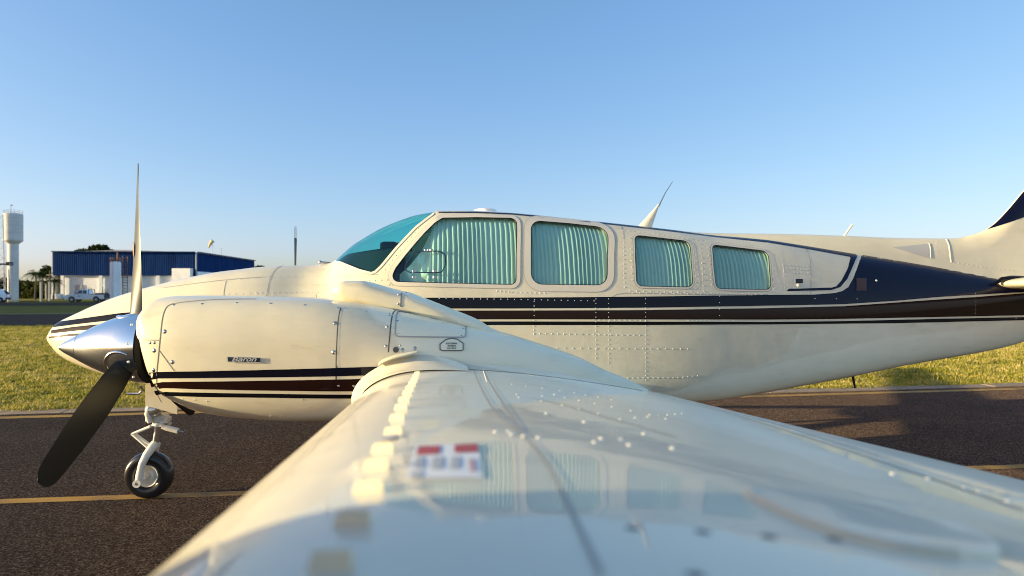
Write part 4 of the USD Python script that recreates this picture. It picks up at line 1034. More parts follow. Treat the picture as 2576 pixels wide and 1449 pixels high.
frows = [([(1343, 820), (1343, 848)], S), ([(1499, 752), (1499, 912)], 0.034), ([(1531, 752), (1531, 921)], 0.034), ([(1624, 752), (1624, 960)], 0.034), ([(1810, 745), (1810, 800)], 0.05),
    ([(1343, 839), (1624, 844)], 0.045), ([(1402, 876), (1740, 878)], 0.06), ([(1580, 951), (1700, 951), (1760, 945)], 0.04),
    ([(1288, 736), (1380, 737.5)], 0.035), ([(1585, 732), (1932, 741)], 0.055), ([(1592, 737), (1900, 742)], 0.055), ([(1360, 731.5), (1510, 733)], 0.035),
    ([(1568, 580), (1570, 640), (1570, 700), (1573, 733)], 0.036), ([(1585, 600), (1589, 660), (1591, 708)], 0.05), ([(1741, 610), (1748, 660), (1751, 730)], 0.05), ([(1760, 614), (1766, 660), (1770, 735)], 0.045), ([(1782, 622), (1787, 680), (1791, 728)], 0.04),
    ([(1570, 580), (1640, 587), (1700, 597), (1780, 607)], 0.04), ([(1780, 607), (1860, 615), (1932, 620), (2025, 632)], 0.03), ([(1850, 604), (1932, 612), (2027, 630)], 0.028),
    ([(2029, 633), (2036, 655), (2039, 680), (2039, 700)], 0.04), ([(1964, 633), (1969, 665), (1973, 700), (1974, 735)], 0.045), ([(1970, 667), (2037, 671)], 0.032), ([(1971, 675), (2037, 680)], 0.032), ([(1972, 684), (2038, 689)], 0.032), ([(1942, 640), (1945, 690), (1946, 740)], 0.05),
    ([(1310, 570), (1310, 640), (1308, 690)], 0.04), ([(1328, 560), (1322, 580)], 0.03), ([(1125, 541), (1200, 540), (1290, 545)], 0.045), ([(1350, 547), (1500, 562)], 0.045), ([(1101, 548), (1044, 602), (1000, 655), (978, 700)], 0.04), ([(1060, 565), (1010, 625), (965, 683)], 0.045),
    ([(985, 717), (1060, 719), (1180, 722), (1270, 725)], 0.055), ([(1250, 732), (1290, 736)], 0.03),
    ([(644, 698), (750, 695.5), (877, 694.5)], 0.055), ([(706, 680), (690, 700), (674, 722), (670, 740)], 0.03), ([(798, 670), (788, 690), (786, 712), (784, 726)], 0.035), ([(644, 737), (830, 735)], 0.04), ([(570, 706), (640, 700), (690, 694)], 0.05), ([(575, 741), (660, 738)], 0.05), ([(565, 712), (562, 742)], 0.035),
    ([(820, 672), (880, 700), (900, 708), (975, 704)], 0.045), ([(1105, 751), (1288, 753), (1500, 757)], 0.05), ([(1344, 758), (1344, 815)], 0.035),
    ([(1495, 804.5), (1625, 806)], 0.04), ([(1732, 806), (1860, 806)], 0.035), ([(2454, 738), (2452, 870)], 0.035), ([(2556, 800), (2552, 850)], 0.035), ([(1968, 940), (1968, 965)], 0.1), ([(2083, 948), (2084, 950)], 0.03),
    ([(2050, 751), (2180, 752)], 0.2), ([(2112, 645), (2124, 680)], 0.06)]
rivets(plane, frows, fus_in, fus_n, 0.0052)

p = hit(2176, 716, fus_in, 2.5, 8)
def side_box(u0, v0, u1, v1, name, m_, off=0.004, inside=None):
    a = fpx([(u0, v0), (u1, v0), (u1, v1), (u0, v1)])
    return put_decal(plane, name, decal(Polygon(a), SURF, OUT, off, 0.02, 0.02), m_)
side_box(2153, 700, 2178.5, 731.5, 'flap_plate', M['brown_red'], 0.006)
side_box(2179, 701, 2205, 732.5, 'step_recess', M['navy'], 0.003)
side_box(1998, 702, 2019, 712.5, 'placard', M['ink'], 0.004)
side_box(1997, 702, 2000.5, 714, 'placard_edge', M['placard_white'], 0.005)
p = hit(2008, 718, fus_in, 2.5, 8)
put(plane, 'static_port', trimesh.creation.icosphere(3, 0.014).apply_scale((1, 0.6, 1)).apply_translation(p), M['rivet'])
p = hit(2204, 706, fus_in, 2.5, 8)
put(plane, 'latch_stud', trimesh.creation.icosphere(2, 0.010).apply_translation(p), M['badge_silver'])

# roof antennas and lamp dome
def y0_at(u, v, Y=0.0): return at_y(u, v, Y)
b0, b1, tp_ = at_y(1603, 563, 0), at_y(1638, 568.5, 0), at_y(1655, 514, 0)
sec = []
for q, hw in ((0.0, 0.035), (0.12, 0.026), (0.5, 0.018), (1.0, 0.006)):
    f0 = b0 + (tp_ - b0) * q + np.array([0, 0, -0.03 * (1 - q)]); f1 = b1 + (tp_ + np.array([0.014, 0, 0]) - b1) * q + np.array([0, 0, -0.03 * (1 - q)])
    a = np.linspace(0, 2 * np.pi, 24, endpoint=False)
    c = (f0 + f1) / 2; r = (f1 - f0) / 2
    sec.append(c + np.cos(a)[:, None] * r + np.sin(a)[:, None] * np.array([0, hw, 0]))
ant = put(plane, 'roof_antenna', loft(sec), M['antenna'])
t2 = at_y(1692, 457, 0)
put(ant, 'whip', tube([tp_ + np.array([0.006, 0, -0.02]), (tp_ + t2) / 2, t2], [0.0065, 0.004, 0.0025], 8), M['steel'])
p = at_y(1221, 528, 0)
put(plane, 'roof_dome', lathe([(0.095, -0.03), (0.09, 0.0), (0.06, 0.008), (0, 0.012)], 28).apply_translation((p[0], 0, p[2])), M['placard_white'])
p = at_y(812, 661, -0.05)
put(plane, 'air_probe', cat_([tube([p + np.array([-0.02, 0, 0.005]), p + np.array([0.06, 0, -0.002])], 0.008, 8), trimesh.creation.icosphere(2, 0.014).apply_translation(p + np.array([-0.02, 0, 0.004]))]), M['steel'])

# dorsal fin fairing, fin, scoop
DT = [(1700, 580), (1800, 586.5), (1932, 588), (2119.5, 593), (2257, 598.5), (2377, 600), (2407, 598.8), (2444.5, 590.5), (2469, 583), (2497, 565.5), (2532, 530.5), (2572, 483)]
dt = np.array([at_y(u, v, 0)[[0, 2]] for u, v in DT])
slope = (dt[-1] - dt[-2]) / (dt[-1, 0] - dt[-2, 0])
dt = np.vstack([dt, [dt[-1, 0] + (2.88 - dt[-1, 1]) / slope[1], 2.88]])
dz_ = PchipInterpolator(dt[:, 0], dt[:, 1])
DX1 = dt[-1, 0]
def dhw(X, z):
    base = zt(cl_x(X)) - 0.05
    q = np.clip((z - base) / 0.45, 0, 1)
    w0 = np.interp(X, [dt[0, 0], 1.6, 3.0, 4.0, 5.0], [0.10, 0.13, 0.12, 0.105, 0.09])
    return w0 * (1 - 0.45 * q)
TEX = 5.45                                                # rudder trailing edge
def dor_w(X, Z):
    X = np.asarray(X, float); Z = np.asarray(Z, float)
    top_ = dz_(np.clip(X, dt[0, 0], DX1))
    # fade to the leading edge: rounded like the nose of a wing section
    d = np.clip((top_ - Z) / 0.16, 0, 1)
    te = np.clip((TEX - X) / 0.9, 0, 1)
    return dhw(X, Z) * np.sqrt(np.maximum(1 - (1 - d) ** 2, 0)) * np.minimum(1, te + 0.1)
gx = np.unique(np.r_[np.linspace(dt[0, 0], DX1, 120), np.linspace(DX1, TEX, 14)])
V, Fc = [], []
nz = 40
def dtop(X): return dz_(np.clip(X, dt[0, 0], DX1)) if X < DX1 else 2.88
for X in gx:
    zl = float(zt(cl_x(X))) - 0.06
    q = 1 - (1 - np.linspace(0, 1, nz)) ** 2
    Z = zl + (dtop(X) - zl) * q
    w = dor_w(np.full(nz, X), Z) if X < DX1 else dor_w(np.full(nz, min(X, DX1 - 1e-3)), Z) * np.clip((TEX - X) / 0.6 + 0.1, 0.1, 1)
    V.append(np.r_[np.c_[np.full(nz, X), -w, Z], np.c_[np.full(nz, X), w, Z][::-1]])
fin = loft(V)
V0m, V1m = [], []
put(plane, 'dorsal_fin', fin, M['paint'], 30)
def dor_in(P):
    X = P[:, 0]
    ok = (X > dt[0, 0]) & (X < 5.3)
    top_ = dz_(np.clip(X, dt[0, 0], DX1))
    return np.where(ok & (P[:, 2] < top_) & (P[:, 2] > zt(cl_x(X)) - 0.05), dor_w(X, P[:, 2]) - np.abs(P[:, 1]), -np.abs(P[:, 1]) - 0.01)
DSURF = lambda X, Z: np.stack([X, -dor_w(X, Z), Z], 1)
def dpx(pts): return [tuple(hit(u, v, dor_in, 2.5, 8.5)[[0, 2]]) for u, v in pts]
# navy leading edge of the fin
X4 = np.linspace(at_y(2452, 588, 0)[0], DX1 - 0.02, 40)
lowz = np.interp(X4, [at_y(2452, 588, 0)[0], at_y(2576, 543, 0)[0], DX1], [at_y(2452, 588, 0)[2], at_y(2576, 543, 0)[2], 2.75])
upz = np.array([float(dz_(x)) - 0.002 for x in X4])
put_decal(plane, 'fin_stripe', decal(Polygon(list(zip(X4, upz)) + list(zip(X4, lowz))[::-1]).buffer(0), DSURF, OUT, 0.002, 0.02, 0.01), M['navy'])
put(plane, 'fairing_seam', tube(np.array([hit(u, v, dor_in, 2.5, 8.5) + [0, 0.005, 0] for u, v in curve([(2381, 603), (2388, 620), (2391, 645), (2393, 660)], 14)]), 0.009, 8), M['antenna'])
sc_ = Polygon(dpx([(2245, 622), (2336, 613), (2340, 630), (2342, 649), (2325, 647)]))
put_decal(plane, 'cooling_scoop', decal(sc_, DSURF, OUT, 0.002, 0.02, 0.02), plain('scoop_grey', (0.50, 0.49, 0.45), 0.5))
put(plane, 'scoop_lip', tube(np.array([hit(u, v, dor_in, 2.5, 8.5) + [0, 0.004, 0] for u, v in [(2337, 613), (2340, 622), (2341, 632), (2341, 640), (2341, 649)]]), 0.009, 8), M['antenna'])
rivets(plane, [([(2210, 601), (2213, 636)], 0.05), ([(2357, 609), (2360, 650)], 0.045), ([(2400, 660), (2450, 668), (2500, 676), (2570, 682)], 0.045)], dor_in, lambda P: np.tile([0, -1.0, 0], (len(P), 1)), 0.005)

# tailplanes: root by the flash, tips well outside the frame
def naca(n, t, camber=0.0):
    b = np.linspace(0, np.pi, n); x = (1 - np.cos(b)) / 2
    yt = 5 * t * (0.2969 * np.sqrt(x) - 0.1260 * x - 0.3516 * x ** 2 + 0.2843 * x ** 3 - 0.1030 * x ** 4)
    m_, k1 = 0.2025, 15.957
    yc = np.where(x < m_, k1 / 6 * (x ** 3 - 3 * m_ * x ** 2 + m_ ** 2 * (3 - m_) * x), k1 * m_ ** 3 / 6 * (1 - x)) * camber
    return x, yc + yt, yc - yt
rt_ = at_y(2513, 713, -0.16)
for sgn in (-1, 1):
    rings = []
    for q in np.linspace(0, 1, 12):
        y = 0.10 + q * 2.3; c = 1.15 - 0.45 * q; x0 = rt_[0] + 0.22 * q
        x, zu, zl = naca(18, 0.10 * (1 if q < 0.97 else 0.6))
        rings.append(np.r_[np.c_[x0 + c * x, np.full(18, sgn * y), rt_[2] + c * zu], np.c_[x0 + c * x, np.full(18, sgn * y), rt_[2] + c * zl][::-1][1:-1]])
    put(plane, 'tailplane', loft(rings), M['paint'], 40)
ring = []
put(plane, 'tailplane_fairing', tube([at_y(2504, 712, -0.19), at_y(2520, 703, -0.19), at_y(2545, 700, -0.19), at_y(2575, 700, -0.18)], [0.012, 0.022, 0.024, 0.02], 8), M['navy_black'])

# ------------------------------------------------------------------ wings
QC = -0.53
def chord(Ya): return 2.13 - (np.clip(Ya, 0, 6) - 0.0) * (2.13 - 1.09) / 5.76
def wing_pt(xc, Ya, zrel):
    """xc chord fraction, Ya |Y|, zrel height above the chord line over chord; with incidence."""
    c = chord(Ya); X = QC - 0.25 * c + xc * c
    z = 1.10 + 0.105 * (Ya - 2.15) + zrel * c - math.tan(math.radians(2.4)) * xc * c
    return X, z
xa_, zua_, zla_ = naca(90, 0.15, 1.0)
_, zuT_, zlT_ = naca(90, 0.12, 1.0)
def wing_top(X, Y):
    Ya = np.abs(Y); c = chord(Ya)
    xc = np.clip((X - (QC - 0.25 * c)) / c, 0, 1)
    f = np.clip(Ya / 5.76, 0, 1)
    zr = (1 - f) * np.interp(xc, xa_, zua_) + f * np.interp(xc, xa_, zuT_)
    return wing_pt(xc, Ya, zr)[1]
for sgn in (-1, 1):
    rings = []
    ys = np.r_[np.linspace(0.45, 5.5, 60), 5.6, 5.68, 5.73, 5.758]
    for Ya in ys:
        f = min(1, Ya / 5.76)
        zu, zl = (1 - f) * zua_ + f * zuT_, (1 - f) * zla_ + f * zlT_
        if Ya > 5.5:
            k = math.sqrt(max(0.0, 1 - ((Ya - 5.5) / 0.26) ** 2)); zu, zl = zu * k, zl * k
        Xu, Zu = wing_pt(xa_, Ya, zu); Xl, Zl = wing_pt(xa_, Ya, zl)
        rings.append(np.r_[np.c_[Xu, np.full(90, sgn * Ya), Zu], np.c_[Xl, np.full(90, sgn * Ya), Zl][::-1][1:-1]])
    put(plane, 'wing', loft(rings), M['wing_paint'], 40, label='left wing reaching towards the camera' if sgn < 0 else 'right wing behind the fuselage')
WTOP = lambda X, Y: np.stack([X, Y, wing_top(X, Y)], 1)
UP = (0, 0, 1)
def w_in(P):
    Ya = np.abs(P[:, 1]); c = chord(Ya); xc = (P[:, 0] - (QC - 0.25 * c)) / c
    return np.where((xc > 0) & (xc < 1) & (Ya < 5.7), wing_top(P[:, 0], P[:, 1]) - P[:, 2], -1)
def wpx(pts): return [tuple(hit(u, v, w_in, 0.25, 5.0)[[0, 1]]) for u, v in pts]
def wline(name, pts, w, m_, off=0.001, sm=True):
    q = wpx([tuple(p) for p in (curve(pts, 30) if sm and len(pts) > 2 else dense(pts, 12))])
    return put_decal(plane, name, decal(stroke(q, w), WTOP, UP, off, 0.03, 0.03), m_)
wline('spar_seam', [(1189, 917), (1215, 985), (1260, 1050), (1305, 1085), (1345, 1125), (1385, 1180), (1420, 1250), (1490, 1400), (1512, 1447)], 0.0035, M['wing_seam'])
wline('tank_seam', [(1215, 925), (1240, 975), (1260, 1005), (1310, 1085)], 0.004, M['wing_seam'])
wline('skin_step', [(1330, 1000), (1420, 1020), (1560, 1060), (1700, 1100)], 0.004, M['seam_soft'])
wline('skin_step', [(1288, 955), (1400, 978), (1550, 1003)], 0.003, M['seam_soft'])
wline('aileron_gap', [(1690, 1003), (1800, 1030), (1960, 1078), (2110, 1126), (2260, 1176), (2420, 1230), (2575, 1285)], 0.007, M['seam_soft'])
# stiffening beads along the aileron and flap
xs_ = curve([(1830, 1036), (1960, 1070), (2110, 1117), (2260, 1163), (2420, 1210), (2560, 1252)], 40)
P = np.array([hit(u, v, w_in, 0.25, 5) for u, v in xs_])
bd = []
for q in np.linspace(0, 1, 64):
    k = q * (len(P) - 1); i = min(int(k), len(P) - 2); p = P[i] + (P[i + 1] - P[i]) * (k - i)
    Xa = p[0] - 0.02; Xb = p[0] + 0.045
    pts = [np.array([x, p[1], wing_top(np.array(x), np.array(p[1]))]) for x in np.linspace(Xa, Xb, 4)]
    bd.append(tube(np.array(pts), [0.002, 0.0045, 0.0045, 0.002], 6))
put(plane, 'aileron_beads', cat_(bd), M['wing_paint'], kind='stuff')
wr = [([(1190, 917), (1350, 921), (1420, 932)], 0.03), ([(1230, 922), (1290, 932), (1340, 945), (1470, 958)], 0.028), ([(1215, 930), (1225, 960)], 0.03),
      ([(1288, 967), (1430, 985), (1560, 1010)], 0.06), ([(1300, 992), (1420, 1000), (1620, 1040), (1700, 1060)], 0.065), ([(1305, 1000), (1400, 1015), (1560, 1055), (1720, 1040)], 0.08),
      ([(1350, 940), (1480, 965), (1560, 985)], 0.05)]
def wing_n(P):
    e = 2e-3
    zx = (wing_top(P[:, 0] + e, P[:, 1]) - wing_top(P[:, 0] - e, P[:, 1])) / (2 * e)
    zy = (wing_top(P[:, 0], P[:, 1] + e) - wing_top(P[:, 0], P[:, 1] - e)) / (2 * e)
    N = np.stack([-zx, -zy, np.ones(len(P))], 1)
    return N / np.linalg.norm(N, axis=1, keepdims=True)
rivets(plane, wr, w_in, wing_n, 0.0032, 'wing_rivets', M['wing_paint'], t0=0.3, t1=5)
dots = [(1247, 1087), (1280, 1086), (1288, 1093), (1318, 1098), (1355, 1102), (1496, 1113), (1513, 1104), (1562, 1106), (1583, 1120), (1692, 1128), (1620, 1092), (2245, 1193), (2334, 1206), (2448, 1220), (2462, 1239), (2426, 1228), (2535, 1263), (2504, 1230), (1395, 993), (1375, 1040), (1470, 1062)]
for u, v in dots:
    p = hit(u, v, w_in, 0.25, 5)[None]
    d_ = np.linalg.norm(p - CAMB)
    put_decal(plane, 'wing_screw', dome_mesh(p, wing_n(p), 0.0042 if d_ < 1.9 else 0.0036, 0.0025, 10), M['rivet'])

# vortex generators near the leading edge
vg_px = [(1052, 933), (1048.5, 940), (1045, 947.5), (1041, 957), (1036, 967), (1030, 978), (1024, 991), (1016, 1008), (1008, 1029), (998, 1056), (988, 1092), (962, 1137), (946, 1180), (926, 1237), (886, 1320), (832, 1430)]
vq = [hit(u, v, w_in, 0.25, 5) for u, v in vg_px]
for i, p in enumerate(vq):
    nrm = wing_n(p[None])[0]
    L, H = 0.026, 0.0095
    m = cat_([trimesh.convex.convex_hull(np.array([(-L / 2, -0.0016, 0), (-L / 2, 0.0016, 0), (L / 2, -0.0016, 0), (L / 2, 0.0016, 0), (-L / 2 + 0.004, -0.0012, H), (-L / 2 + 0.004, 0.0012, H), (L / 2, -0.0012, H), (L / 2, 0.0012, H)]))])
    zx = nrm; a = math.radians(-18)
    ex = np.array([math.cos(a), math.sin(a), 0]); ex -= nrm * (ex @ nrm); ex /= np.linalg.norm(ex)
    T = np.eye(4); T[:3, 0], T[:3, 1], T[:3, 2], T[:3, 3] = ex, np.cross(nrm, ex), nrm, p
    m.apply_transform(T)
    put(plane, 'vortex_generator', m, M['vg'], False)

# fuel placard: two red bars over columns of small print
def wpoly(name, pts, m_, off, parent=None): return put_decal(parent or plane, name, decal(Polygon(wpx(pts)), WTOP, UP, off, 0.03, 0.03), m_)
pl = wpoly('fuel_placard', [(1046, 1122), (1203, 1119), (1215, 1206), (1020, 1208)], M['placard_white'], 0.0010)
wpoly('red_bar', [(1054, 1125), (1108, 1124), (1105, 1145), (1046, 1148)], M['red'], 0.0016, pl)
wpoly('red_bar', [(1143, 1122), (1201, 1119), (1203, 1140), (1144, 1143)], M['red'], 0.0016, pl)
for a, b in ((1047, 1066), (1090, 1113), (1137, 1156)):
    wpoly('print_block', [(a, 1153), (b, 1152), (b - 1, 1182), (a - 5, 1184)], M['placard_grey'], 0.0016, pl)
wpoly('print_block', [(1037, 1190), (1062, 1190), (1060, 1204), (1032, 1204)], M['placard_grey'], 0.0016, pl)
wpoly('print_block', [(1180, 1158), (1192, 1157), (1196, 1190), (1183, 1191)], plain('placard_pink', (0.5, 0.3, 0.3), 0.6), 0.0016, pl)
wpoly('stall_tab', [(960, 1100), (1000, 1094), (1008, 1102), (964, 1112)], M['placard_grey'], 0.002)

# raised oval cover on the rear of the wing
cpx = wpx([(1868, 1240), (1900, 1262), (2000, 1310), (2110, 1352), (2250, 1385), (2400, 1406), (2520, 1408), (2500, 1375), (2380, 1325), (2200, 1275), (2000, 1243), (1900, 1235)])
cpts = np.array(cpx)
hull = Polygon(cpts).convex_hull
cx, cy_ = hull.centroid.coords[0]
ocp = smooth_poly(list(hull.exterior.coords)[:-1], 0.02)
ring_ = np.array(ocp.exterior.coords)[:-1]
rings = []
for k, (sc2, h) in enumerate(((1.0, 0.0), (1.0, 0.0045), (0.99, 0.006), (0.97, 0.0066), (0.6, 0.007))):
    q = np.array([cx, cy_]) + (ring_ - [cx, cy_]) * sc2
    rings.append(np.c_[q, wing_top(q[:, 0], q[:, 1]) + h - (0.004 if k == 0 else 0)])
put(plane, 'oval_cover', loft(rings, None, np.array([cx, cy_, wing_top(np.array(cx), np.array(cy_)) + 0.0072])), M['wing_paint'], 50)
for u, v in ((1592, 1328), (1768, 1338), (1935, 1350), (2098, 1357), (1750, 1446)):
    p = hit(u, v, w_in, 0.25, 5)[None]
    put_decal(plane, 'dark_screw', dome_mesh(p, wing_n(p), 0.0055, 0.001, 10), M['dark_steel'])

# ------------------------------------------------------------------ engines
NY = -1.745
NT = [(352, 775), (360, 757), (372, 749.5), (400, 745.8), (475, 744), (575, 745), (644, 746), (744, 748.5), (819, 752), (900, 760), (989, 775), (1044, 788), (1110, 802), (1198, 824), (1251, 836), (1288, 845), (1363, 868), (1468, 904), (1538, 938), (1588, 958), (1645, 987)]
NB = [(352, 880), (362, 905), (375, 955), (390, 990), (405, 1009), (450, 1024.5), (500, 1037), (575, 1049.5), (644, 1055), (744, 1059.5), (851, 1058)]
nt = [tuple(at_y(u, v, NY - np.interp(u, [350, 420, 500], [0.26, 0.24, 0.12]))[[0, 2]]) for u, v in NT]
nb = [tuple(at_y(u, v, NY - np.interp(u, [350, 420, 500], [0.27, 0.25, 0.18]))[[0, 2]]) for u, v in NB] + [(-0.6, 0.99), (0.0, 0.99), (0.45, 1.0), (0.80, 1.02)]
nt, nb = np.array(sorted(nt)), np.array(sorted(nb))
nx0, nx1 = max(nt[0, 0], nb[0, 0]), min(nt[-1, 0], 0.80)
nzt, nzb = PchipInterpolator(nt[:, 0], nt[:, 1]), PchipInterpolator(nb[:, 0], nb[:, 1])
nhw = PchipInterpolator([nx0, nx0 + 0.03, nx0 + 0.10, nx0 + 0.25, nx0 + 0.5, -1.2, -0.85, -0.5, -0.1, 0.3, nx1], [0.30, 0.335, 0.365, 0.39, 0.405, 0.41, 0.385, 0.325, 0.235, 0.135, 0.02])
nn = PchipInterpolator([nx0, nx0 + 0.2, -1.3, -0.6, nx1], [2.6, 3.2, 3.8, 3.0, 2.4])
def nac_w(X, Z):
    X = np.clip(np.asarray(X, float), nx0, nx1); Z = np.asarray(Z, float)
    zm = (nzt(X) + nzb(X)) / 2; h = np.maximum((nzt(X) - nzb(X)) / 2, 1e-3)
    q = np.clip(np.abs(Z - zm) / h, 0, 1); n = nn(X)
    return nhw(X) * np.maximum(1 - q ** n, 0) ** (1 / n)
def nac_in(P):
    X = np.clip(P[:, 0], nx0, nx1)
    ok = (P[:, 0] > nx0) & (P[:, 0] < nx1) & (P[:, 2] < nzt(X)) & (P[:, 2] > nzb(X))
    return np.where(ok, nac_w(P[:, 0], P[:, 2]) - np.abs(P[:, 1] - NY), -np.abs(P[:, 1] - NY) - 0.01)
NSURF = lambda X, Z: np.stack([X, NY - nac_w(X, Z), Z], 1)
def npx(pts): return [tuple(hit(u, v, nac_in, 1.2, 6.0)[[0, 2]]) for u, v in pts]
th2 = np.linspace(0, 2 * np.pi, 120, endpoint=False)
def nac_ring(X, k=1.0, dx=0.0):
    X_ = np.clip(X, nx0, nx1)
    zm, h, w, n = (nzt(X_) + nzb(X_)) / 2, (nzt(X_) - nzb(X_)) / 2, nhw(X_), nn(X_)
    s, c = np.sin(th2), np.cos(th2)
    return np.stack([np.full(120, X + dx), NY + k * w * np.sign(c) * np.abs(c) ** (2 / n), zm + k * h * np.sign(s) * np.abs(s) ** (2 / n)], 1)
nXs = np.unique(np.r_[nx0 + np.array([0, 0.006, 0.015, 0.03, 0.05, 0.08]), np.linspace(nx0 + 0.1, nx1, 110)])
HUB = np.array([-2.178, NY, 1.322])
rings = [nac_ring(nx0, 0.70, 0.03), nac_ring(nx0, 0.80, 0.005), nac_ring(nx0, 0.90, -0.012), nac_ring(nx0, 0.96, -0.010)] + [nac_ring(X) for X in nXs]
nac = loft(rings)
def mirror(m):
    q = m.copy(); q.vertices = q.vertices * [1, -1, 1]; q.invert(); return q
naL = put(plane, 'engine_nacelle', nac, M['paint'], 30, label='left engine nacelle with badge and stripes')
naR = put(plane, 'engine_nacelle', mirror(nac).apply_translation((0.078, 0, 0)), M['paint'], 30, label='right engine nacelle behind the nose')
def nband(a, b, step=25):
    p = Polygon(npx(dense(a, step)) + npx(dense(b, step))[::-1])
    return p if p.is_valid else p.buffer(0)
def ndec(name, poly, m_, off=0.0015, ha=0.03, hb=0.02, **kw): return put_decal(naL, name, decal(poly, NSURF, OUT, off, ha, hb), m_, **kw)
ndec('upper_stripe', nband([(371, 936), (500, 934), (644, 931), (800, 927), (990, 921)], [(372, 952), (500, 951), (644, 949.5), (800, 947.5), (990, 943)]), M['navy_black'])
ndec('middle_stripe', nband([(377, 961), (500, 960), (644, 958), (800, 955.5), (990, 951.5)], [(381, 974.5), (500, 979), (644, 982), (800, 984), (990, 985)]), M['maroon'])
ndec('lower_stripe', nband([(387, 984.5), (500, 987.5), (644, 990), (800, 992), (990, 994)], [(394, 994.5), (500, 998), (644, 1000), (800, 1002), (990, 1003.5)]), M['black_paint'])
def nline(pts, w=0.004, m_=None, name='panel_seam', sm=True):
    q = npx([tuple(p) for p in (curve(pts, max(10, 8 * len(pts))) if sm and len(pts) > 2 else dense(pts, 10))])
    return ndec(name, stroke(q, w), m_ or M['seam'], 0.001)
nline([(436, 764), (420, 772), (409, 800), (403, 850), (398, 900), (394, 950), (397, 990), (407, 1012)])
nline([(436, 764), (480, 758), (560, 753), (644, 752)], 0.003, M['seam_soft'])
nline([(362, 855), (400, 856)], 0.003, M['seam'])
nline([(401, 882), (439, 934)], 0.003, M['seam'])
nline([(857, 774), (851, 805), (848, 850), (846, 900), (845, 978)], 0.005, M['seam'])
nline([(848, 920), (846, 975)], 0.004, M['seam'])
nline([(844, 977), (990, 975)], 0.002, M['seam'])
nline([(430, 966), (560, 965), (700, 963), (838, 964)], 0.006, M['dark_steel'], 'cowl_hinge')
nline([(1000, 776), (988, 790), (984, 810), (980, 850), (977, 886)], 0.006, M['seam'])
nline([(989, 778), (1044, 789), (1100, 803)], 0.004, M['seam_soft'])
apanel = smooth_poly(npx([(999, 783), (1003, 780), (1060, 789), (1120, 800), (1171, 813), (1171, 846), (1165, 850), (1000, 847.5), (993, 842)]), 0.012)
ap = ndec('access_panel', apanel, M['paint'], 0.0025)
put_decal(ap, 'edge', decal(apanel.buffer(0.001).difference(apanel.buffer(-0.0045)), NSURF, OUT, 0.0032, 0.02, 0.02), M['seam_soft'])
pp_ = Polygon(npx([(1106, 880), (1105.5, 866), (1120, 855), (1135, 851), (1150, 854), (1165, 864), (1165, 881), (1160, 883), (1112, 883)]))
pd_ = ndec('power_door', pp_, M['paint'], 0.0045)
put_decal(pd_, 'edge', decal(pp_.buffer(0.0008).difference(pp_.buffer(-0.004)), NSURF, OUT, 0.0055, 0.02, 0.02), M['seam'])
def text_on(parent, name, s, u, v, width_px, m_, depth=0.0012, off=0.006, slant=0.0, bold=False, kv=1.0):
    """Lettering centred at a pixel of the nacelle side."""
    p = hit(u, v, nac_in, 1.2, 6)
    a = hit(u - width_px / 2, v, nac_in, 1.2, 6); b = hit(u + width_px / 2, v, nac_in, 1.2, 6)
    ex = (b - a) / np.linalg.norm(b - a)
    n_ = np.cross(ex, [0, 0, 1.0]); n_ /= np.linalg.norm(n_)
    ez = np.cross(n_, ex)
    t = meshkit.text_mesh(s, 0.1, depth, bold)
    v_ = t.vertices.copy(); v_[:, 0] += slant * v_[:, 1]
    w = v_[:, 0].max() - v_[:, 0].min(); k = np.linalg.norm(b - a) / w
    v_[:, 0] -= (v_[:, 0].max() + v_[:, 0].min()) / 2
    v_[:, 1] -= 0.05
    kz = k * kv
    q = p + np.outer(v_[:, 0] * k, ex) + np.outer(v_[:, 1] * kz, ez) + np.outer(v_[:, 2] + off, n_)
    t.vertices = q; t.fix_normals()
    return put(parent, name, t, m_, False)
text_on(pd_, 'lettering', 'EXTERNAL', 1136, 863.5, 29, M['ink'])
text_on(pd_, 'lettering', 'POWER', 1136, 869.5, 20, M['ink'])
text_on(pd_, 'lettering', '24 VOLT', 1136, 875.5, 23, M['ink'])
# the badge: navy enamel in a silver frame with slanted silver lettering
bp = Polygon(npx([(572, 896), (658, 898.5), (658, 912.5), (573, 911)]))
bg = ndec('badge', bp, M['badge_silver'], 0.006)
put_decal(bg, 'enamel', decal(bp.buffer(-0.0035), NSURF, OUT, 0.0068, 0.02, 0.02), M['badge_navy'])
text_on(bg, 'lettering', 'Baron', 616, 903.5, 62, M['badge_silver'], 0.002, 0.0072, 0.30, True, 0.62)
# cowl screws
scr = [(437, 767, 2), (508, 764, 2), (595, 761.5, 2), (681, 763, 2), (767, 767, 2), (850, 774, 2), (866, 775, 1), (922, 783, 1), (980, 788, 1.5), (980, 793, 1.5), (414, 834, 3), (433, 911, 3), (843, 813, 3), (840, 886.5, 3), (974, 822, 2), (971, 871, 2),
       (377, 862.5, 2), (388, 862, 2), (387.5, 882, 3), (386, 931, 3), (851, 971, 2.2), (889, 971, 2.2), (1000, 807, 2), (1001, 839, 3), (1043, 844, 2), (1082, 844, 2), (1122, 846, 2), (1161, 845, 2.5), (1165, 826, 2), (1137, 854.5, 2), (1110, 878, 2), (1157, 878, 2), (1013, 880, 2.5), (1044, 876, 2.5), (1007, 869, 1.2)]
def nac_n(P):
    e = 2e-3
    f = lambda Q: nac_w(Q[:, 0], Q[:, 2]) - np.abs(Q[:, 1] - NY)
    g = -np.stack([f(P + e * np.eye(3)[k]) - f(P - e * np.eye(3)[k]) for k in range(3)], 1)
    return g / (np.linalg.norm(g, axis=1, keepdims=True) + 1e-12)
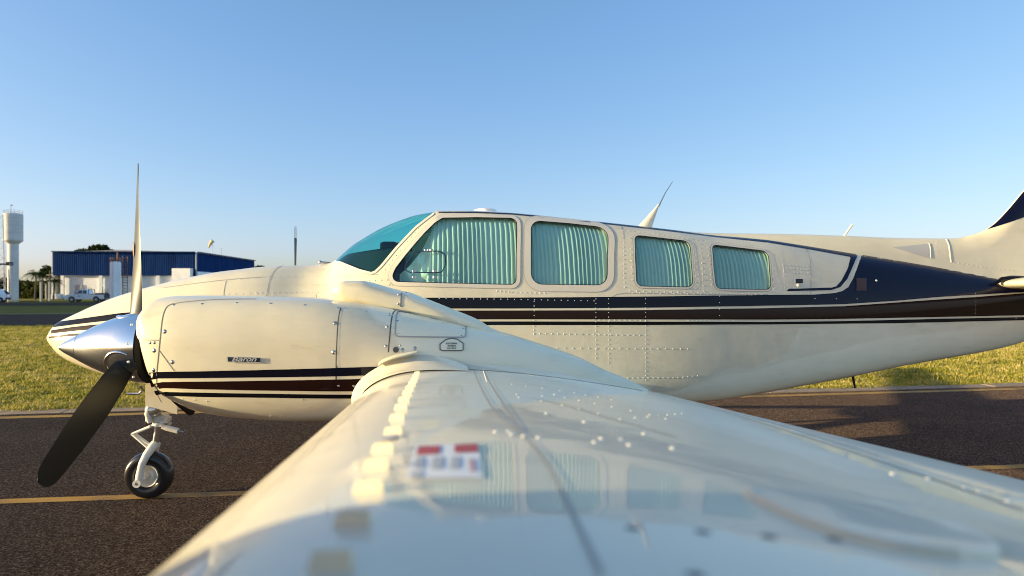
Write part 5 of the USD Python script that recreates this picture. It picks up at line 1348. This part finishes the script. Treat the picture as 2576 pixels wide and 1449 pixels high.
for u, v, s in scr:
    p = hit(u, v, nac_in, 1.2, 6)[None]
    put_decal(naL, 'cowl_screw', dome_mesh(p, nac_n(p), 0.0032 * s + 0.001, 0.0022, 10), M['steel'])
p = hit(996, 880, nac_in, 1.2, 6)
put(naL, 'drain_socket', lathe([(0, -0.004), (0.014, -0.004), (0.015, 0.004), (0.012, 0.005), (0.011, 0.001), (0, 0.001)], 20, 'y').apply_translation(p), M['badge_navy'])
rivets(naL, [([(460, 1003), (530, 1010)], 0.06), ([(500, 1030), (650, 1046), (800, 1050)], 0.05), ([(760, 1005), (790, 1045)], 0.05)], nac_in, nac_n, 0.004, t0=1.2, t1=6)

# intake scoop on top of the nacelle, its tail fairing
SCT = [(841, 722), (850, 712), (869, 707.5), (906, 707), (956, 717.5), (1011, 733), (1026, 735.5), (1060, 748), (1144, 781), (1198, 803), (1251, 833), (1290, 845)]
SCB = [(841, 744), (866, 757), (906, 768), (1044, 800), (1198, 838), (1290, 862)]
YS = NY - 0.02
a_ = np.array([at_y(u, v, YS - 0.05)[[0, 2]] for u, v in SCT]); b_ = np.array([at_y(u, v, YS - 0.05)[[0, 2]] for u, v in SCB])
st_, sb_ = PchipInterpolator(a_[:, 0], a_[:, 1]), PchipInterpolator(b_[:, 0], b_[:, 1])
sx = np.unique(np.r_[np.linspace(a_[0, 0], a_[0, 0] + 0.08, 8), np.linspace(a_[0, 0] + 0.1, a_[-1, 0], 40)])
shw = PchipInterpolator([sx[0], sx[0] + 0.04, sx[0] + 0.25, sx[0] + 0.5, sx[-1]], [0.09, 0.115, 0.135, 0.14, 0.05])
a = np.linspace(0, 2 * np.pi, 64, endpoint=False)
def scoop_ring(X, k=1.0, dx=0.0):
    zm, h = (st_(X) + sb_(X)) / 2, (st_(X) - sb_(X)) / 2 + 0.002
    return np.stack([np.full(64, X + dx), YS + k * shw(X) * np.sign(np.cos(a)) * np.abs(np.cos(a)) ** 0.75, zm + k * h * np.sign(np.sin(a)) * np.abs(np.sin(a)) ** 0.75], 1)
scp = loft([scoop_ring(sx[0], 0.55, 0.12), scoop_ring(sx[0], 0.80, 0.01), scoop_ring(sx[0], 0.92, -0.005)] + [scoop_ring(X) for X in sx])
for par, mm in ((naL, scp), (naR, mirror(scp).apply_translation((0.078, 0, 0)))):
    put(par, 'air_scoop', mm, M['paint'], 40)
def sc_in(P):
    X = np.clip(P[:, 0], sx[0], sx[-1])
    zm, h = (st_(X) + sb_(X)) / 2, np.maximum((st_(X) - sb_(X)) / 2, 1e-3)
    q = np.clip(np.abs(P[:, 2] - zm) / h, 0, 1)
    return np.where((P[:, 0] > sx[0]) & (P[:, 0] < sx[-1]) & (np.abs(P[:, 2] - zm) < h), shw(X) * (1 - q ** 2.67) ** 0.375 - np.abs(P[:, 1] - YS), -1)
q = np.array([hit(u, v, sc_in, 1.5, 6) for u, v in curve([(1010, 733.5), (1009, 745), (1008, 760), (1008, 772)], 10)])
put(naL, 'scoop_seam', tube(q, 0.003, 6), M['seam'])
for u, v in ((1003, 742), (1001, 765), (1022, 736.5)):
    p = hit(u, v, sc_in, 1.5, 6)
    put(naL, 'cowl_screw', trimesh.creation.icosphere(2, 0.006).apply_translation(p), M['steel'])

# fillets where the wing meets the nacelle
def fillet(xc0, xc1, n, width, height, name):
    rows, N = [], 8
    for xc in np.linspace(xc0, xc1, n):
        y = -2.15
        for _ in range(6):
            c = chord(abs(y)); X = QC - 0.25 * c + xc * c
            Z = float(wing_top(np.array(X), np.array(y))) + height * 0.8
            y = NY - float(nac_w(X, Z))
        for j in range(N + 1):
            q = j / N; yy = y + 0.012 - (width + 0.012) * q
            X_ = X
            rows.append((X_, yy, float(wing_top(np.array(X_), np.array(yy))) + height * min(1, (xc1 - xc) / 0.3 + 0.05) * (1 - math.sqrt(max(0, 1 - (1 - q) ** 2))) + 0.0015))
    V = np.array(rows); Fc = []
    for i in range(n - 1):
        for j in range(N):
            a0 = i * (N + 1) + j
            Fc += [(a0, a0 + 1, a0 + N + 2), (a0, a0 + N + 2, a0 + N + 1)]
    m = trimesh.Trimesh(V, Fc, process=False)
    if m.face_normals[:, 2].mean() < 0: m.invert()
    return m
put(plane, 'root_fillet', fillet(0.10, 0.84, 60, 0.07, 0.06, 'x'), M['wing_paint'], 60)
# flared cuff round the leading edge at the nacelle
rings = []
for k, s in enumerate(np.linspace(0, 1, 12)):
    Ya = 2.36 - s * 0.27
    off = 0.004 + 0.085 * s ** 2.2
    f = Ya / 5.76; c = chord(Ya)
    zu, zl = (1 - f) * zua_ + f * zuT_, (1 - f) * zla_ + f * zlT_
    idx = np.nonzero(xa_ < 0.30)[0][::2]
    Xu, Zu = wing_pt(xa_[idx], Ya, zu[idx]); Xl, Zl = wing_pt(xa_[idx], Ya, zl[idx])
    P = np.r_[np.c_[Xl, Zl][::-1], np.c_[Xu, Zu][1:]]
    T = np.gradient(P, axis=0); T /= np.linalg.norm(T, axis=1, keepdims=True)
    Nn = np.c_[-T[:, 1], T[:, 0]]
    fade = np.clip((0.30 - np.r_[xa_[idx][::-1], xa_[idx][1:]]) / 0.16, 0, 1) ** 0.7
    P = P + Nn * (off * fade + 0.002)[:, None]
    rings.append(np.c_[P[:, 0], np.full(len(P), -Ya), P[:, 1]])
K = len(rings[0]); V = np.vstack(rings); Fc = []
for i in range(len(rings) - 1):
    for j in range(K - 1):
        a0 = i * K + j
        Fc += [(a0, a0 + 1, a0 + K + 1), (a0, a0 + K + 1, a0 + K)]
put(plane, 'leading_edge_cuff', trimesh.Trimesh(V, Fc, process=False), M['wing_paint'], 60)
for u, v, s in ((1170 * 0.25 + 644, 972, 1), (975, 922, 1)):
    pass
# strake above the cuff
q = np.array([hit(u, v, nac_in, 1.2, 6) for u, v in curve([(953, 912), (962, 905), (985, 896), (1015, 888), (1050, 881)], 24)])
outw = 0.055 * np.sin(np.linspace(0.35, math.pi * 0.93, 24)) ** 0.6
V = np.vstack([q + [0, 0.02, 0.004], q + np.c_[np.zeros(24), -outw, np.full(24, -0.006)], q + np.c_[np.zeros(24), -outw, np.full(24, -0.011)], q + [0, 0.02, -0.004]])
Fc = []
for i in range(23):
    for a0, b0_ in ((0, 1), (1, 2), (2, 3), (3, 0)):
        Fc += [(a0 * 24 + i, b0_ * 24 + i, b0_ * 24 + i + 1), (a0 * 24 + i, b0_ * 24 + i + 1, a0 * 24 + i + 1)]
m = trimesh.Trimesh(V, Fc, process=False); m.fix_normals()
put(naL, 'strake', m, M['paint'], 40)

# ------------------------------------------------------------------ propellers
R = 0.968
def blade_mesh(front, dp=0.0):
    rs = np.r_[np.linspace(0.12, 0.3, 8), np.linspace(0.34, R - 0.08, 22), R - 0.05, R - 0.03, R - 0.015, R - 0.005]
    V = []
    n = 22
    for r in rs:
        c = np.interp(r, [0.10, 0.18, 0.3, 0.5, 0.7, R - 0.08], [0.085, 0.098, 0.118, 0.132, 0.126, 0.104])
        if r > R - 0.08:
            c *= math.sqrt(max(0.02, 1 - ((r - R + 0.08) / 0.08) ** 2))
        b = math.radians(np.interp(r, [0.1, 0.2, 0.35, 0.55, 0.75, R], [50, 46, 39, 32, 26, 20]) + dp)
        t = np.interp(r, [0.1, 0.2, 0.4, 0.7, R], [0.045, 0.032, 0.020, 0.013, 0.006])
        x = (np.linspace(0, 1, n)) - 0.45
        xx = np.linspace(0, 1, n)
        prof = 2.6 * np.sqrt(xx) * (1 - xx) ** 0.8 if True else 0
        prof = prof / prof.max()
        cam_ = t * prof * (0.85 if front else -0.15)
        # chord towards starboard and forward, front face towards -X
        e = np.array([-math.sin(b), math.cos(b)]); nf = np.array([-math.cos(b), -math.sin(b)])
        P = -x[:, None] * c * e + cam_[:, None] * nf
        V.append(np.c_[P[:, 0], P[:, 1], np.full(n, r)])
    V = np.array(V)
    m_ = len(rs)
    Fc = []
    for i in range(m_ - 1):
        for j in range(n - 1):
            a0 = i * n + j
            Fc += [(a0, a0 + 1, a0 + n + 1), (a0, a0 + n + 1, a0 + n)]
    mm = trimesh.Trimesh(V.reshape(-1, 3), Fc, process=False)
    want = -1 if front else 1
    if mm.face_normals[:, 0].mean() * want < 0: mm.invert()
    return mm
bfL, bbL = blade_mesh(True), blade_mesh(False)
bfR, bbR = blade_mesh(True, -26.0), blade_mesh(False, -26.0)
def rot_x(m, a): 
    q = m.copy(); q.apply_transform(trimesh.transformations.rotation_matrix(a, (1, 0, 0))); return q
spin_prof = [(0.0, -0.385), (0.012, -0.378), (0.03, -0.352), (0.0715, -0.277), (0.0712, -0.275), (0.075, -0.272), (0.110, -0.205), (0.143, -0.13), (0.168, -0.055), (0.182, 0.0), (0.188, 0.045), (0.190, 0.062), (0.183, 0.066), (0.0, 0.066)]
bz = [(0.255, -0.31)]
for side, hub in (('L', HUB), ('R', HUB * [1, -1, 1] + [0.078, 0, 0])):
    bf, bb_ = (bfL, bbL) if side == 'L' else (bfR, bbR)
    spn = lathe([(r, -h) for r, h in spin_prof][::-1], 72, 'x')
    if spn.bounds[0, 0] > -0.2:
        spn.apply_transform(trimesh.transformations.rotation_matrix(math.pi, (0, 0, 1)))
    spn.apply_translation(hub)
    spn.fix_normals()
    pr_ = put(plane, 'propeller', spn, M['chrome'], 20, label='left propeller with polished spinner' if side == 'L' else 'right propeller behind the nose, blade tip white')
    put(pr_, 'spinner_seam', lathe([(0.0722, -0.0008), (0.0742, 0.0008), (0.0745, 0.003), (0.072, 0.002)], 60, 'x').apply_translation(hub + [-0.274, 0, 0]), M['dark_steel'])
    for k in range(3):
        a0 = [0, 1, 2][k] * 2 * math.pi / 3 + math.radians(-1.0)
        f_, b2 = rot_x(bf, a0).apply_translation(hub), rot_x(bb_, a0).apply_translation(hub)
        put(pr_, 'blade', b2, M['blade_black'], 60)
        put(pr_, 'blade_face', f_, M['blade_grey'], 60)
        # white bands at the tip of the back
        for (r0, r1) in ((R - 0.03, R - 0.002), (R - 0.115, R - 0.065)):
            sub = bb_.vertices[:, 2]
            if side == 'R':
                keep = (bb_.vertices[bb_.faces][:, :, 2].mean(1) > r0 - 0.02) & (bb_.vertices[bb_.faces][:, :, 2].mean(1) < r1 + 0.01)
                if keep.any():
                    s_ = trimesh.Trimesh(bb_.vertices + [0.0012, 0, 0], bb_.faces[keep], process=False); s_.remove_unreferenced_vertices()
                    put(pr_, 'tip_band', rot_x(s_, a0).apply_translation(hub), M['placard_white'], 60)
        # hub opening rim round the blade root
        aa = np.linspace(0, 2 * np.pi, 33)
        rim = tube(np.c_[0.078 * np.cos(aa) - 0.012, 0.075 * np.sin(aa), 0.180 - 0.018 * np.sin(aa) ** 2 + 0.24 * np.minimum(0.078 * np.cos(aa) - 0.012, 0)], 0.008, 8)
        put(pr_, 'blade_collar', rot_x(rim, a0).apply_translation(hub), M['chrome'], 60)
        # emblem low on the front face
        em = rot_x(trimesh.creation.cylinder(0.03, 0.002, sections=28).apply_scale((0.5, 1.28, 1)), 0)
        b = math.radians(31)
        T = np.eye(4); T[:3, 0] = (-math.sin(b), math.cos(b), 0); T[:3, 1] = (0, 0, 1); T[:3, 2] = (-math.cos(b), -math.sin(b), 0); T[:3, 3] = (-0.0175, -0.008, 0.51)
        em.apply_transform(T)
        put(pr_, 'emblem', rot_x(em, a0).apply_translation(hub), M['emblem'], False)
    bp2 = lathe([(0, 0.068), (0.19, 0.068), (0.186, 0.075), (0.175, 0.085), (0, 0.085)], 60, 'x')
    put(pr_, 'backplate', bp2.apply_translation(hub), M['dark'])
    for a0 in (0.5, 1.05, 1.55, 2.1, 3.2, 4.2, 5.2):
        p = hub + np.array([0.035, -0.187 * math.sin(a0 + 0.35), 0.187 * math.cos(a0 + 0.35)])
        put(pr_, 'spinner_screw', trimesh.creation.icosphere(2, 0.0065).apply_translation(p), M['badge_silver'])
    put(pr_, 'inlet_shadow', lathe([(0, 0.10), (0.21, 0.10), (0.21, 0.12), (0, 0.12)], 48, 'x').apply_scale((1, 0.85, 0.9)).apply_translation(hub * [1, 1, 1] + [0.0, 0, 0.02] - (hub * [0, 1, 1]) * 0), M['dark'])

# ------------------------------------------------------------------ nose gear
def gp(u, v, Y=0.0): return at_y(u, v, Y)
WC = np.array([gp(376, 1197.5)[0], 0.0, 0.180])
gear = put(plane, 'nose_gear', cat_([tube([gp(398, 1072), gp(396, 1055), gp(394, 1000)], [0.034, 0.036, 0.036], 16), bevel_box(gp(378, 0)[0] - 0.02, gp(420, 0)[0], -0.05, 0.05, gp(0, 1068)[2], gp(0, 1050)[2], 0.01),
     tube([gp(405, 1060), gp(430, 1067)], 0.016, 10)]), M['gear_paint'])
put(gear, 'oleo', tube([gp(398, 1068), gp(391, 1118)], 0.024, 18), M['steel'])
put(gear, 'collar', cat_([tube([gp(400, 1062, -0.03), gp(398.5, 1070, -0.03)], 0.045, 16), tube([gp(391.5, 1114), gp(390.5, 1122)], 0.034, 16)]), M['gear_paint'])
for sgn in (-1, 1):
    y = sgn * 0.088
    pts = np.array([gp(390, 1116), gp(386, 1124), gp(378.5, 1140), gp(370, 1160), gp(365.5, 1180), gp(362, 1205)])
    pts[:, 1] = [0.0, sgn * 0.03, sgn * 0.075, y, y, y]
    sec = []
    for i, p in enumerate(pts):
        w, t_ = 0.030, 0.014
        sec.append(p)
    arm = tube(np.array(sec), [0.034, 0.033, 0.030, 0.027, 0.026, 0.030], 14)
    put(gear, 'fork', arm, M['gear_paint'], 50)
    ax = gp(361, 1206)
    put(gear, 'axle_boss', lathe([(0.013, -0.02), (0.030, -0.02), (0.030, 0.02), (0.013, 0.02), (0.013, -0.02)], 22, 'y').apply_translation((ax[0], y * 1.15, ax[2])), M['gear_paint'])
put(gear, 'axle', lathe([(0, -0.11), (0.0125, -0.11), (0.0125, 0.11), (0, 0.11)], 16, 'y').apply_translation((WC[0], 0, WC[2])), M['gear_paint'])
rr, hw = 0.180, 0.064
ty = [(0.082, -hw * 0.62), (0.098, -hw * 0.88), (0.125, -hw), (0.152, -hw * 0.93), (0.168, -hw * 0.72), (0.1765, -hw * 0.45), (0.180, -hw * 0.16), (0.178, -hw * 0.13), (0.180, -hw * 0.1), (0.180, hw * 0.1), (0.178, hw * 0.13), (0.180, hw * 0.16), (0.1765, hw * 0.45), (0.168, hw * 0.72), (0.152, hw * 0.93), (0.125, hw), (0.098, hw * 0.88), (0.082, hw * 0.62), (0.082, -hw * 0.62)]
put(gear, 'tyre', lathe(ty, 64, 'y').apply_translation(WC), M['rubber'], 50)
put(gear, 'rim', lathe([(0, -hw * 0.55), (0.03, -hw * 0.6), (0.045, -hw * 0.35), (0.062, -hw * 0.4), (0.078, -hw * 0.75), (0.084, -hw * 0.78), (0.084, hw * 0.78), (0.078, hw * 0.75), (0.05, hw * 0.4), (0, hw * 0.5)], 48, 'y').apply_translation(WC), M['gear_paint'], 30)
def link(name, u0, v0, u1, v1, w=0.055, r_=0.011, y0=0.0):
    a0, b0_ = gp(u0, v0, y0), gp(u1, v1, y0)
    put(gear, name, cat_([tube([a0 + [0, -w * 0.6, 0], b0_ + [0, -w * 0.25, 0]], r_, 8), tube([a0 + [0, w * 0.6, 0], b0_ + [0, w * 0.25, 0]], r_, 8), tube([b0_ + [0, -w * 0.35, 0], b0_ + [0, w * 0.35, 0]], r_ * 1.1, 8), tube([a0 + [0, -w * 0.65, 0], a0 + [0, w * 0.65, 0]], r_ * 1.1, 8)]), M['gear_paint'], 50)
link('torque_link', 383, 1071, 335, 1091)
link('torque_link', 382, 1128, 335, 1091)
put(gear, 'shimmy_damper', cat_([tube([gp(408, 1073, -0.06), gp(417, 1076, -0.06)], 0.018, 14), tube([gp(417, 1076, -0.06), gp(448, 1084, -0.06)], 0.021, 14)]), M['gear_paint'])
put(gear, 'damper_rod', tube([gp(446, 1083.5, -0.06), gp(462, 1087, -0.06)], 0.007, 8), M['steel'])
put(gear, 'pivot_block', bevel_box(gp(404, 0)[0], gp(431, 0)[0], -0.05, 0.02, gp(0, 1071)[2], gp(0, 1054)[2], 0.012), M['gear_paint'])
lampp = gp(385, 1031, -0.05)
put(gear, 'taxi_light', lathe([(0, -0.05), (0.045, -0.045), (0.055, 0.0), (0.05, 0.035), (0.03, 0.05), (0, 0.055)], 24, 'x').apply_translation(lampp), M['lens'], 40)
put(gear, 'lamp_bracket', tube([gp(375, 1022, -0.08), gp(372, 1040, -0.08), gp(377, 1062, -0.06)], [0.02, 0.026, 0.018], 10), M['gear_paint'])
# gear doors
for y, nm in ((-0.17, 'nose_gear_door'), (0.17, 'nose_gear_door')):
    dp = Polygon([tuple(gp(u, v, y)[[0, 2]]) for u, v in ((366, 968), (366, 1020), (405, 1030), (446, 1042), (450, 968))])
    put(plane, nm, from_man(prism_y(dp, y - 0.006, y + 0.006)), M['paint'], False)
pit = gp(352, 975, -0.2)
put(plane, 'pitot_tube', cat_([tube([gp(356, 970, -0.22), gp(357, 984, -0.22), gp(350, 990.5, -0.22), gp(319, 990, -0.22)], [0.022, 0.018, 0.012, 0.008], 10)]), M['steel'])
# main gear
for sgn in (-1, 1):
    mg = put(plane, 'main_gear', cat_([tube([(-0.05, sgn * 1.46, 1.0), (-0.08, sgn * 1.46, 0.55)], 0.045, 12), tube([(-0.2, sgn * 1.46, 0.95), (-0.1, sgn * 1.46, 0.6)], 0.02, 8)]), M['gear_paint'])
    put(mg, 'oleo', tube([(-0.08, sgn * 1.46, 0.56), (-0.11, sgn * 1.46, 0.26)], 0.03, 12), M['steel'])
    put(mg, 'tyre', lathe([(a_ * 1.375, b_ * 1.3) for a_, b_ in ty], 48, 'y').apply_translation((-0.11, sgn * 1.54, 0.2475)), M['rubber'], 50)
    put(mg, 'rim', lathe([(0, -0.05), (0.06, -0.05), (0.108, -0.065), (0.116, -0.066), (0.116, 0.066), (0.108, 0.065), (0, 0.05)], 36, 'y').apply_translation((-0.11, sgn * 1.54, 0.2475)), M['gear_paint'], 30)
    put(plane, 'main_gear_door', bevel_box(-0.33, 0.12, sgn * 1.66 - 0.006, sgn * 1.66 + 0.006, 0.5, 1.0, 0.004), M['paint'], False)
# flap track fairing and belly antenna
p = hit(1700, 1012, fus_in, 2.5, 8)
bz = at_y(2143, 935, 0)
put(plane, 'belly_antenna', tube([bz, at_y(2151, 976, 0)], [0.014, 0.008], 8), M['rubber'])
q0 = at_y(2130, 588, 0.0); q1 = at_y(2145, 564, 0.0)
q0 = at_y(2120, 593, 0.0)
put(plane, 'rear_whip', tube([q0 + [0, 0, -0.02], at_y(2144, 565, 0)], 0.010, 8), M['antenna'])

# ------------------------------------------------------------------ the person at the leading edge, left of the frame, whose shadow lies on the wing
def chain_man(segs, k=20):
    out = []
    for (a, ra, b, rb) in segs:
        A = manifold3d.Manifold.sphere(ra, k).translate([float(x) for x in a]); B = manifold3d.Manifold.sphere(rb, k).translate([float(x) for x in b])
        out.append(manifold3d.Manifold.batch_hull([A, B]))
    return manifold3d.Manifold.batch_boolean(out, manifold3d.OpType.Add)
def soft(man, edge=0.02, it=12):
    m = from_man(man.refine_to_length(edge))
    m.merge_vertices()
    trimesh.smoothing.filter_taubin(m, iterations=it)
    return m
M['skin'] = plain('skin', (0.42, 0.25, 0.17), 0.55)
M['shirt'] = plain('grey_shirt', (0.16, 0.17, 0.19), 0.85, var=0.15, scale=20)
M['trousers'] = plain('dark_trousers', (0.03, 0.035, 0.05), 0.85)
M['hair'] = plain('dark_hair', (0.012, 0.009, 0.007), 0.6)
M['shoe'] = plain('black_shoe', (0.015, 0.015, 0.015), 0.5)
per = thing('person', 'person in grey shirt and dark trousers at the wing leading edge raising a phone', 'person', (-0.72, 0.14, 0.16), -20)
EL = {s: (0.10, 0.37 * s, 1.50) for s in (-1, 1)}
WR = {s: (0.24, 0.17 * s, 1.66) for s in (-1, 1)}
HD_ = {s: (0.27, 0.10 * s, 1.72) for s in (-1, 1)}
segs = [((0, 0, 1.02), 0.12, (0, 0, 1.20), 0.115), ((0, 0, 1.20), 0.115, (0, 0, 1.42), 0.125), ((0, 0.06, 1.44), 0.11, (0, -0.06, 1.44), 0.11), ((0, 0.18, 1.54), 0.06, (0, -0.18, 1.54), 0.06), ((0, 0, 1.5), 0.075, (0.01, 0, 1.66), 0.055)]
for s in (-1, 1):
    segs += [((0, 0.09 * s, 1.0), 0.10, (0.01, 0.10 * s, 0.54), 0.062), ((0.01, 0.10 * s, 0.54), 0.060, (-0.02, 0.10 * s, 0.10), 0.042),
             ((0, 0.19 * s, 1.535), 0.058, EL[s], 0.043), (EL[s], 0.042, WR[s], 0.028)]
    h = np.array(HD_[s]); w = np.array(WR[s])
    segs += [(w, 0.027, h, 0.022), (h + [0, 0.022 * s, 0], 0.015, h + [0, -0.022 * s, 0.01], 0.015)]
    for i in range(4):                                    # four fingers folded over the phone's back, the thumb on its face
        b0 = h + [0.012, s * (0.018 - 0.002 * i), -0.026 + 0.019 * i]
        L = [0.024, 0.028, 0.027, 0.022][i]
        b1 = b0 + [0.016, -s * L, 0.006]; b2 = b1 + [0.004, -s * L * 0.8, 0.003]
        segs += [(b0, 0.0095, b1, 0.0088), (b1, 0.0088, b2, 0.0078)]
    t0 = h + [-0.014, -s * 0.002, 0.018]; t1 = t0 + [-0.008, -s * 0.024, 0.018]; t2 = t1 + [0.004, -s * 0.022, 0.006]
    segs += [(t0, 0.011, t1, 0.0095), (t1, 0.0095, t2, 0.0085)]
head = manifold3d.Manifold.sphere(0.1, 40).scale([0.95, 0.76, 1.18]).translate([0.025, 0, 1.765])
jaw = chain_man([((0.05, 0, 1.70), 0.055, (0.085, 0, 1.672), 0.028)])
nose_ = chain_man([((0.118, 0, 1.775), 0.010, (0.132, 0, 1.742), 0.014)])
ears = chain_man([((0.015, 0.078, 1.775), 0.016, (0.018, 0.078, 1.745), 0.012)]) + chain_man([((0.015, -0.078, 1.775), 0.016, (0.018, -0.078, 1.745), 0.012)])
body_m = chain_man(segs) + head + jaw + nose_ + ears
put(per, 'body', soft(body_m, 0.012, 8), M['skin'], True)
shirt = chain_man([((0, 0.03, 0.99), 0.145, (0, 0.02, 1.22), 0.13), ((0, -0.03, 0.99), 0.145, (0, -0.02, 1.22), 0.13), ((0, 0.04, 1.22), 0.13, (0, 0.07, 1.42), 0.128), ((0, -0.04, 1.22), 0.13, (0, -0.07, 1.42), 0.128), ((0, 0.07, 1.42), 0.125, (0, -0.07, 1.42), 0.125), ((0, 0.185, 1.535), 0.075, (0, -0.185, 1.535), 0.075)]
    + [((0, 0.185 * s, 1.535), 0.076, (0.085, 0.335 * s, 1.508), 0.060) for s in (-1, 1)])
put(per, 'shirt', soft(shirt, 0.025, 10), M['shirt'], True)
tr = chain_man([((0, 0.05, 0.99), 0.125, (0, -0.05, 0.99), 0.125)] + [((0, 0.09 * s, 0.97), 0.118, (0.01, 0.10 * s, 0.54), 0.082) for s in (-1, 1)] + [((0.01, 0.10 * s, 0.54), 0.082, (-0.02, 0.10 * s, 0.10), 0.068) for s in (-1, 1)])
put(per, 'trousers', soft(tr, 0.03, 10), M['trousers'], True)
for s in (-1, 1):
    shoe = chain_man([((-0.05, 0.10 * s, 0.05), 0.048, (0.10, 0.105 * s, 0.043), 0.043), ((0.10, 0.105 * s, 0.043), 0.043, (0.17, 0.11 * s, 0.035), 0.033)]) ^ manifold3d.Manifold.cube([2, 2, 1], True).translate([0, 0, 0.502])
    put(per, 'shoe', from_man(shoe), M['shoe'], 40)
hair = (manifold3d.Manifold.sphere(0.1, 40).scale([1.0, 0.84, 1.2]).translate([0.017, 0, 1.772])) - manifold3d.Manifold.cube([0.3, 0.4, 0.3], True).rotate([0, -28, 0]).translate([0.165, 0, 1.70]) - manifold3d.Manifold.cube([0.4, 0.4, 0.2], True).translate([0, 0, 1.60])
put(per, 'hair', from_man(hair), M['hair'], 40)
for s in (-1, 1):
    put(per, 'eye', trimesh.creation.icosphere(2, 0.011).apply_translation((0.107, 0.031 * s, 1.782)), M['placard_white'], True)
    put(per, 'iris', trimesh.creation.icosphere(2, 0.006).apply_translation((0.1135, 0.031 * s, 1.782)), M['hair'], True)
put(per, 'mouth', chain_man([((0.112, 0.018, 1.708), 0.006, (0.114, -0.018, 1.708), 0.006)]) if False else tube([(0.104, 0.02, 1.708), (0.112, 0, 1.707), (0.104, -0.02, 1.708)], 0.0055, 8), M['brown_red'], True)
ph = thing('phone', 'black phone held up in both hands of the person at the wing', 'phone', (-0.72, 0.14, 0.16), -20)
put(ph, 'case', bevel_box(0.262, 0.271, -0.078, 0.078, 1.685, 1.762, 0.003), M['ink'])
put(ph, 'screen', box_m(0.2605, 0.2619, -0.073, 0.073, 1.689, 1.758), M['car_glass'], False)

so = thing('step_stool', 'low grey step stool under the feet of the person at the wing', 'step stool', (-0.68, 0.13, 0.0), -20)
put(so, 'step_board', bevel_box(-0.22, 0.24, -0.24, 0.24, 0.125, 0.1585, 0.008), M['roof_sheet'])
for sx_ in (-0.19, 0.21):
    for sy_ in (-0.21, 0.21):
        put(so, 'leg', bevel_box(sx_ - 0.02, sx_ + 0.02, sy_ - 0.02, sy_ + 0.02, 0.0, 0.1245, 0.004), M['roof_sheet'])
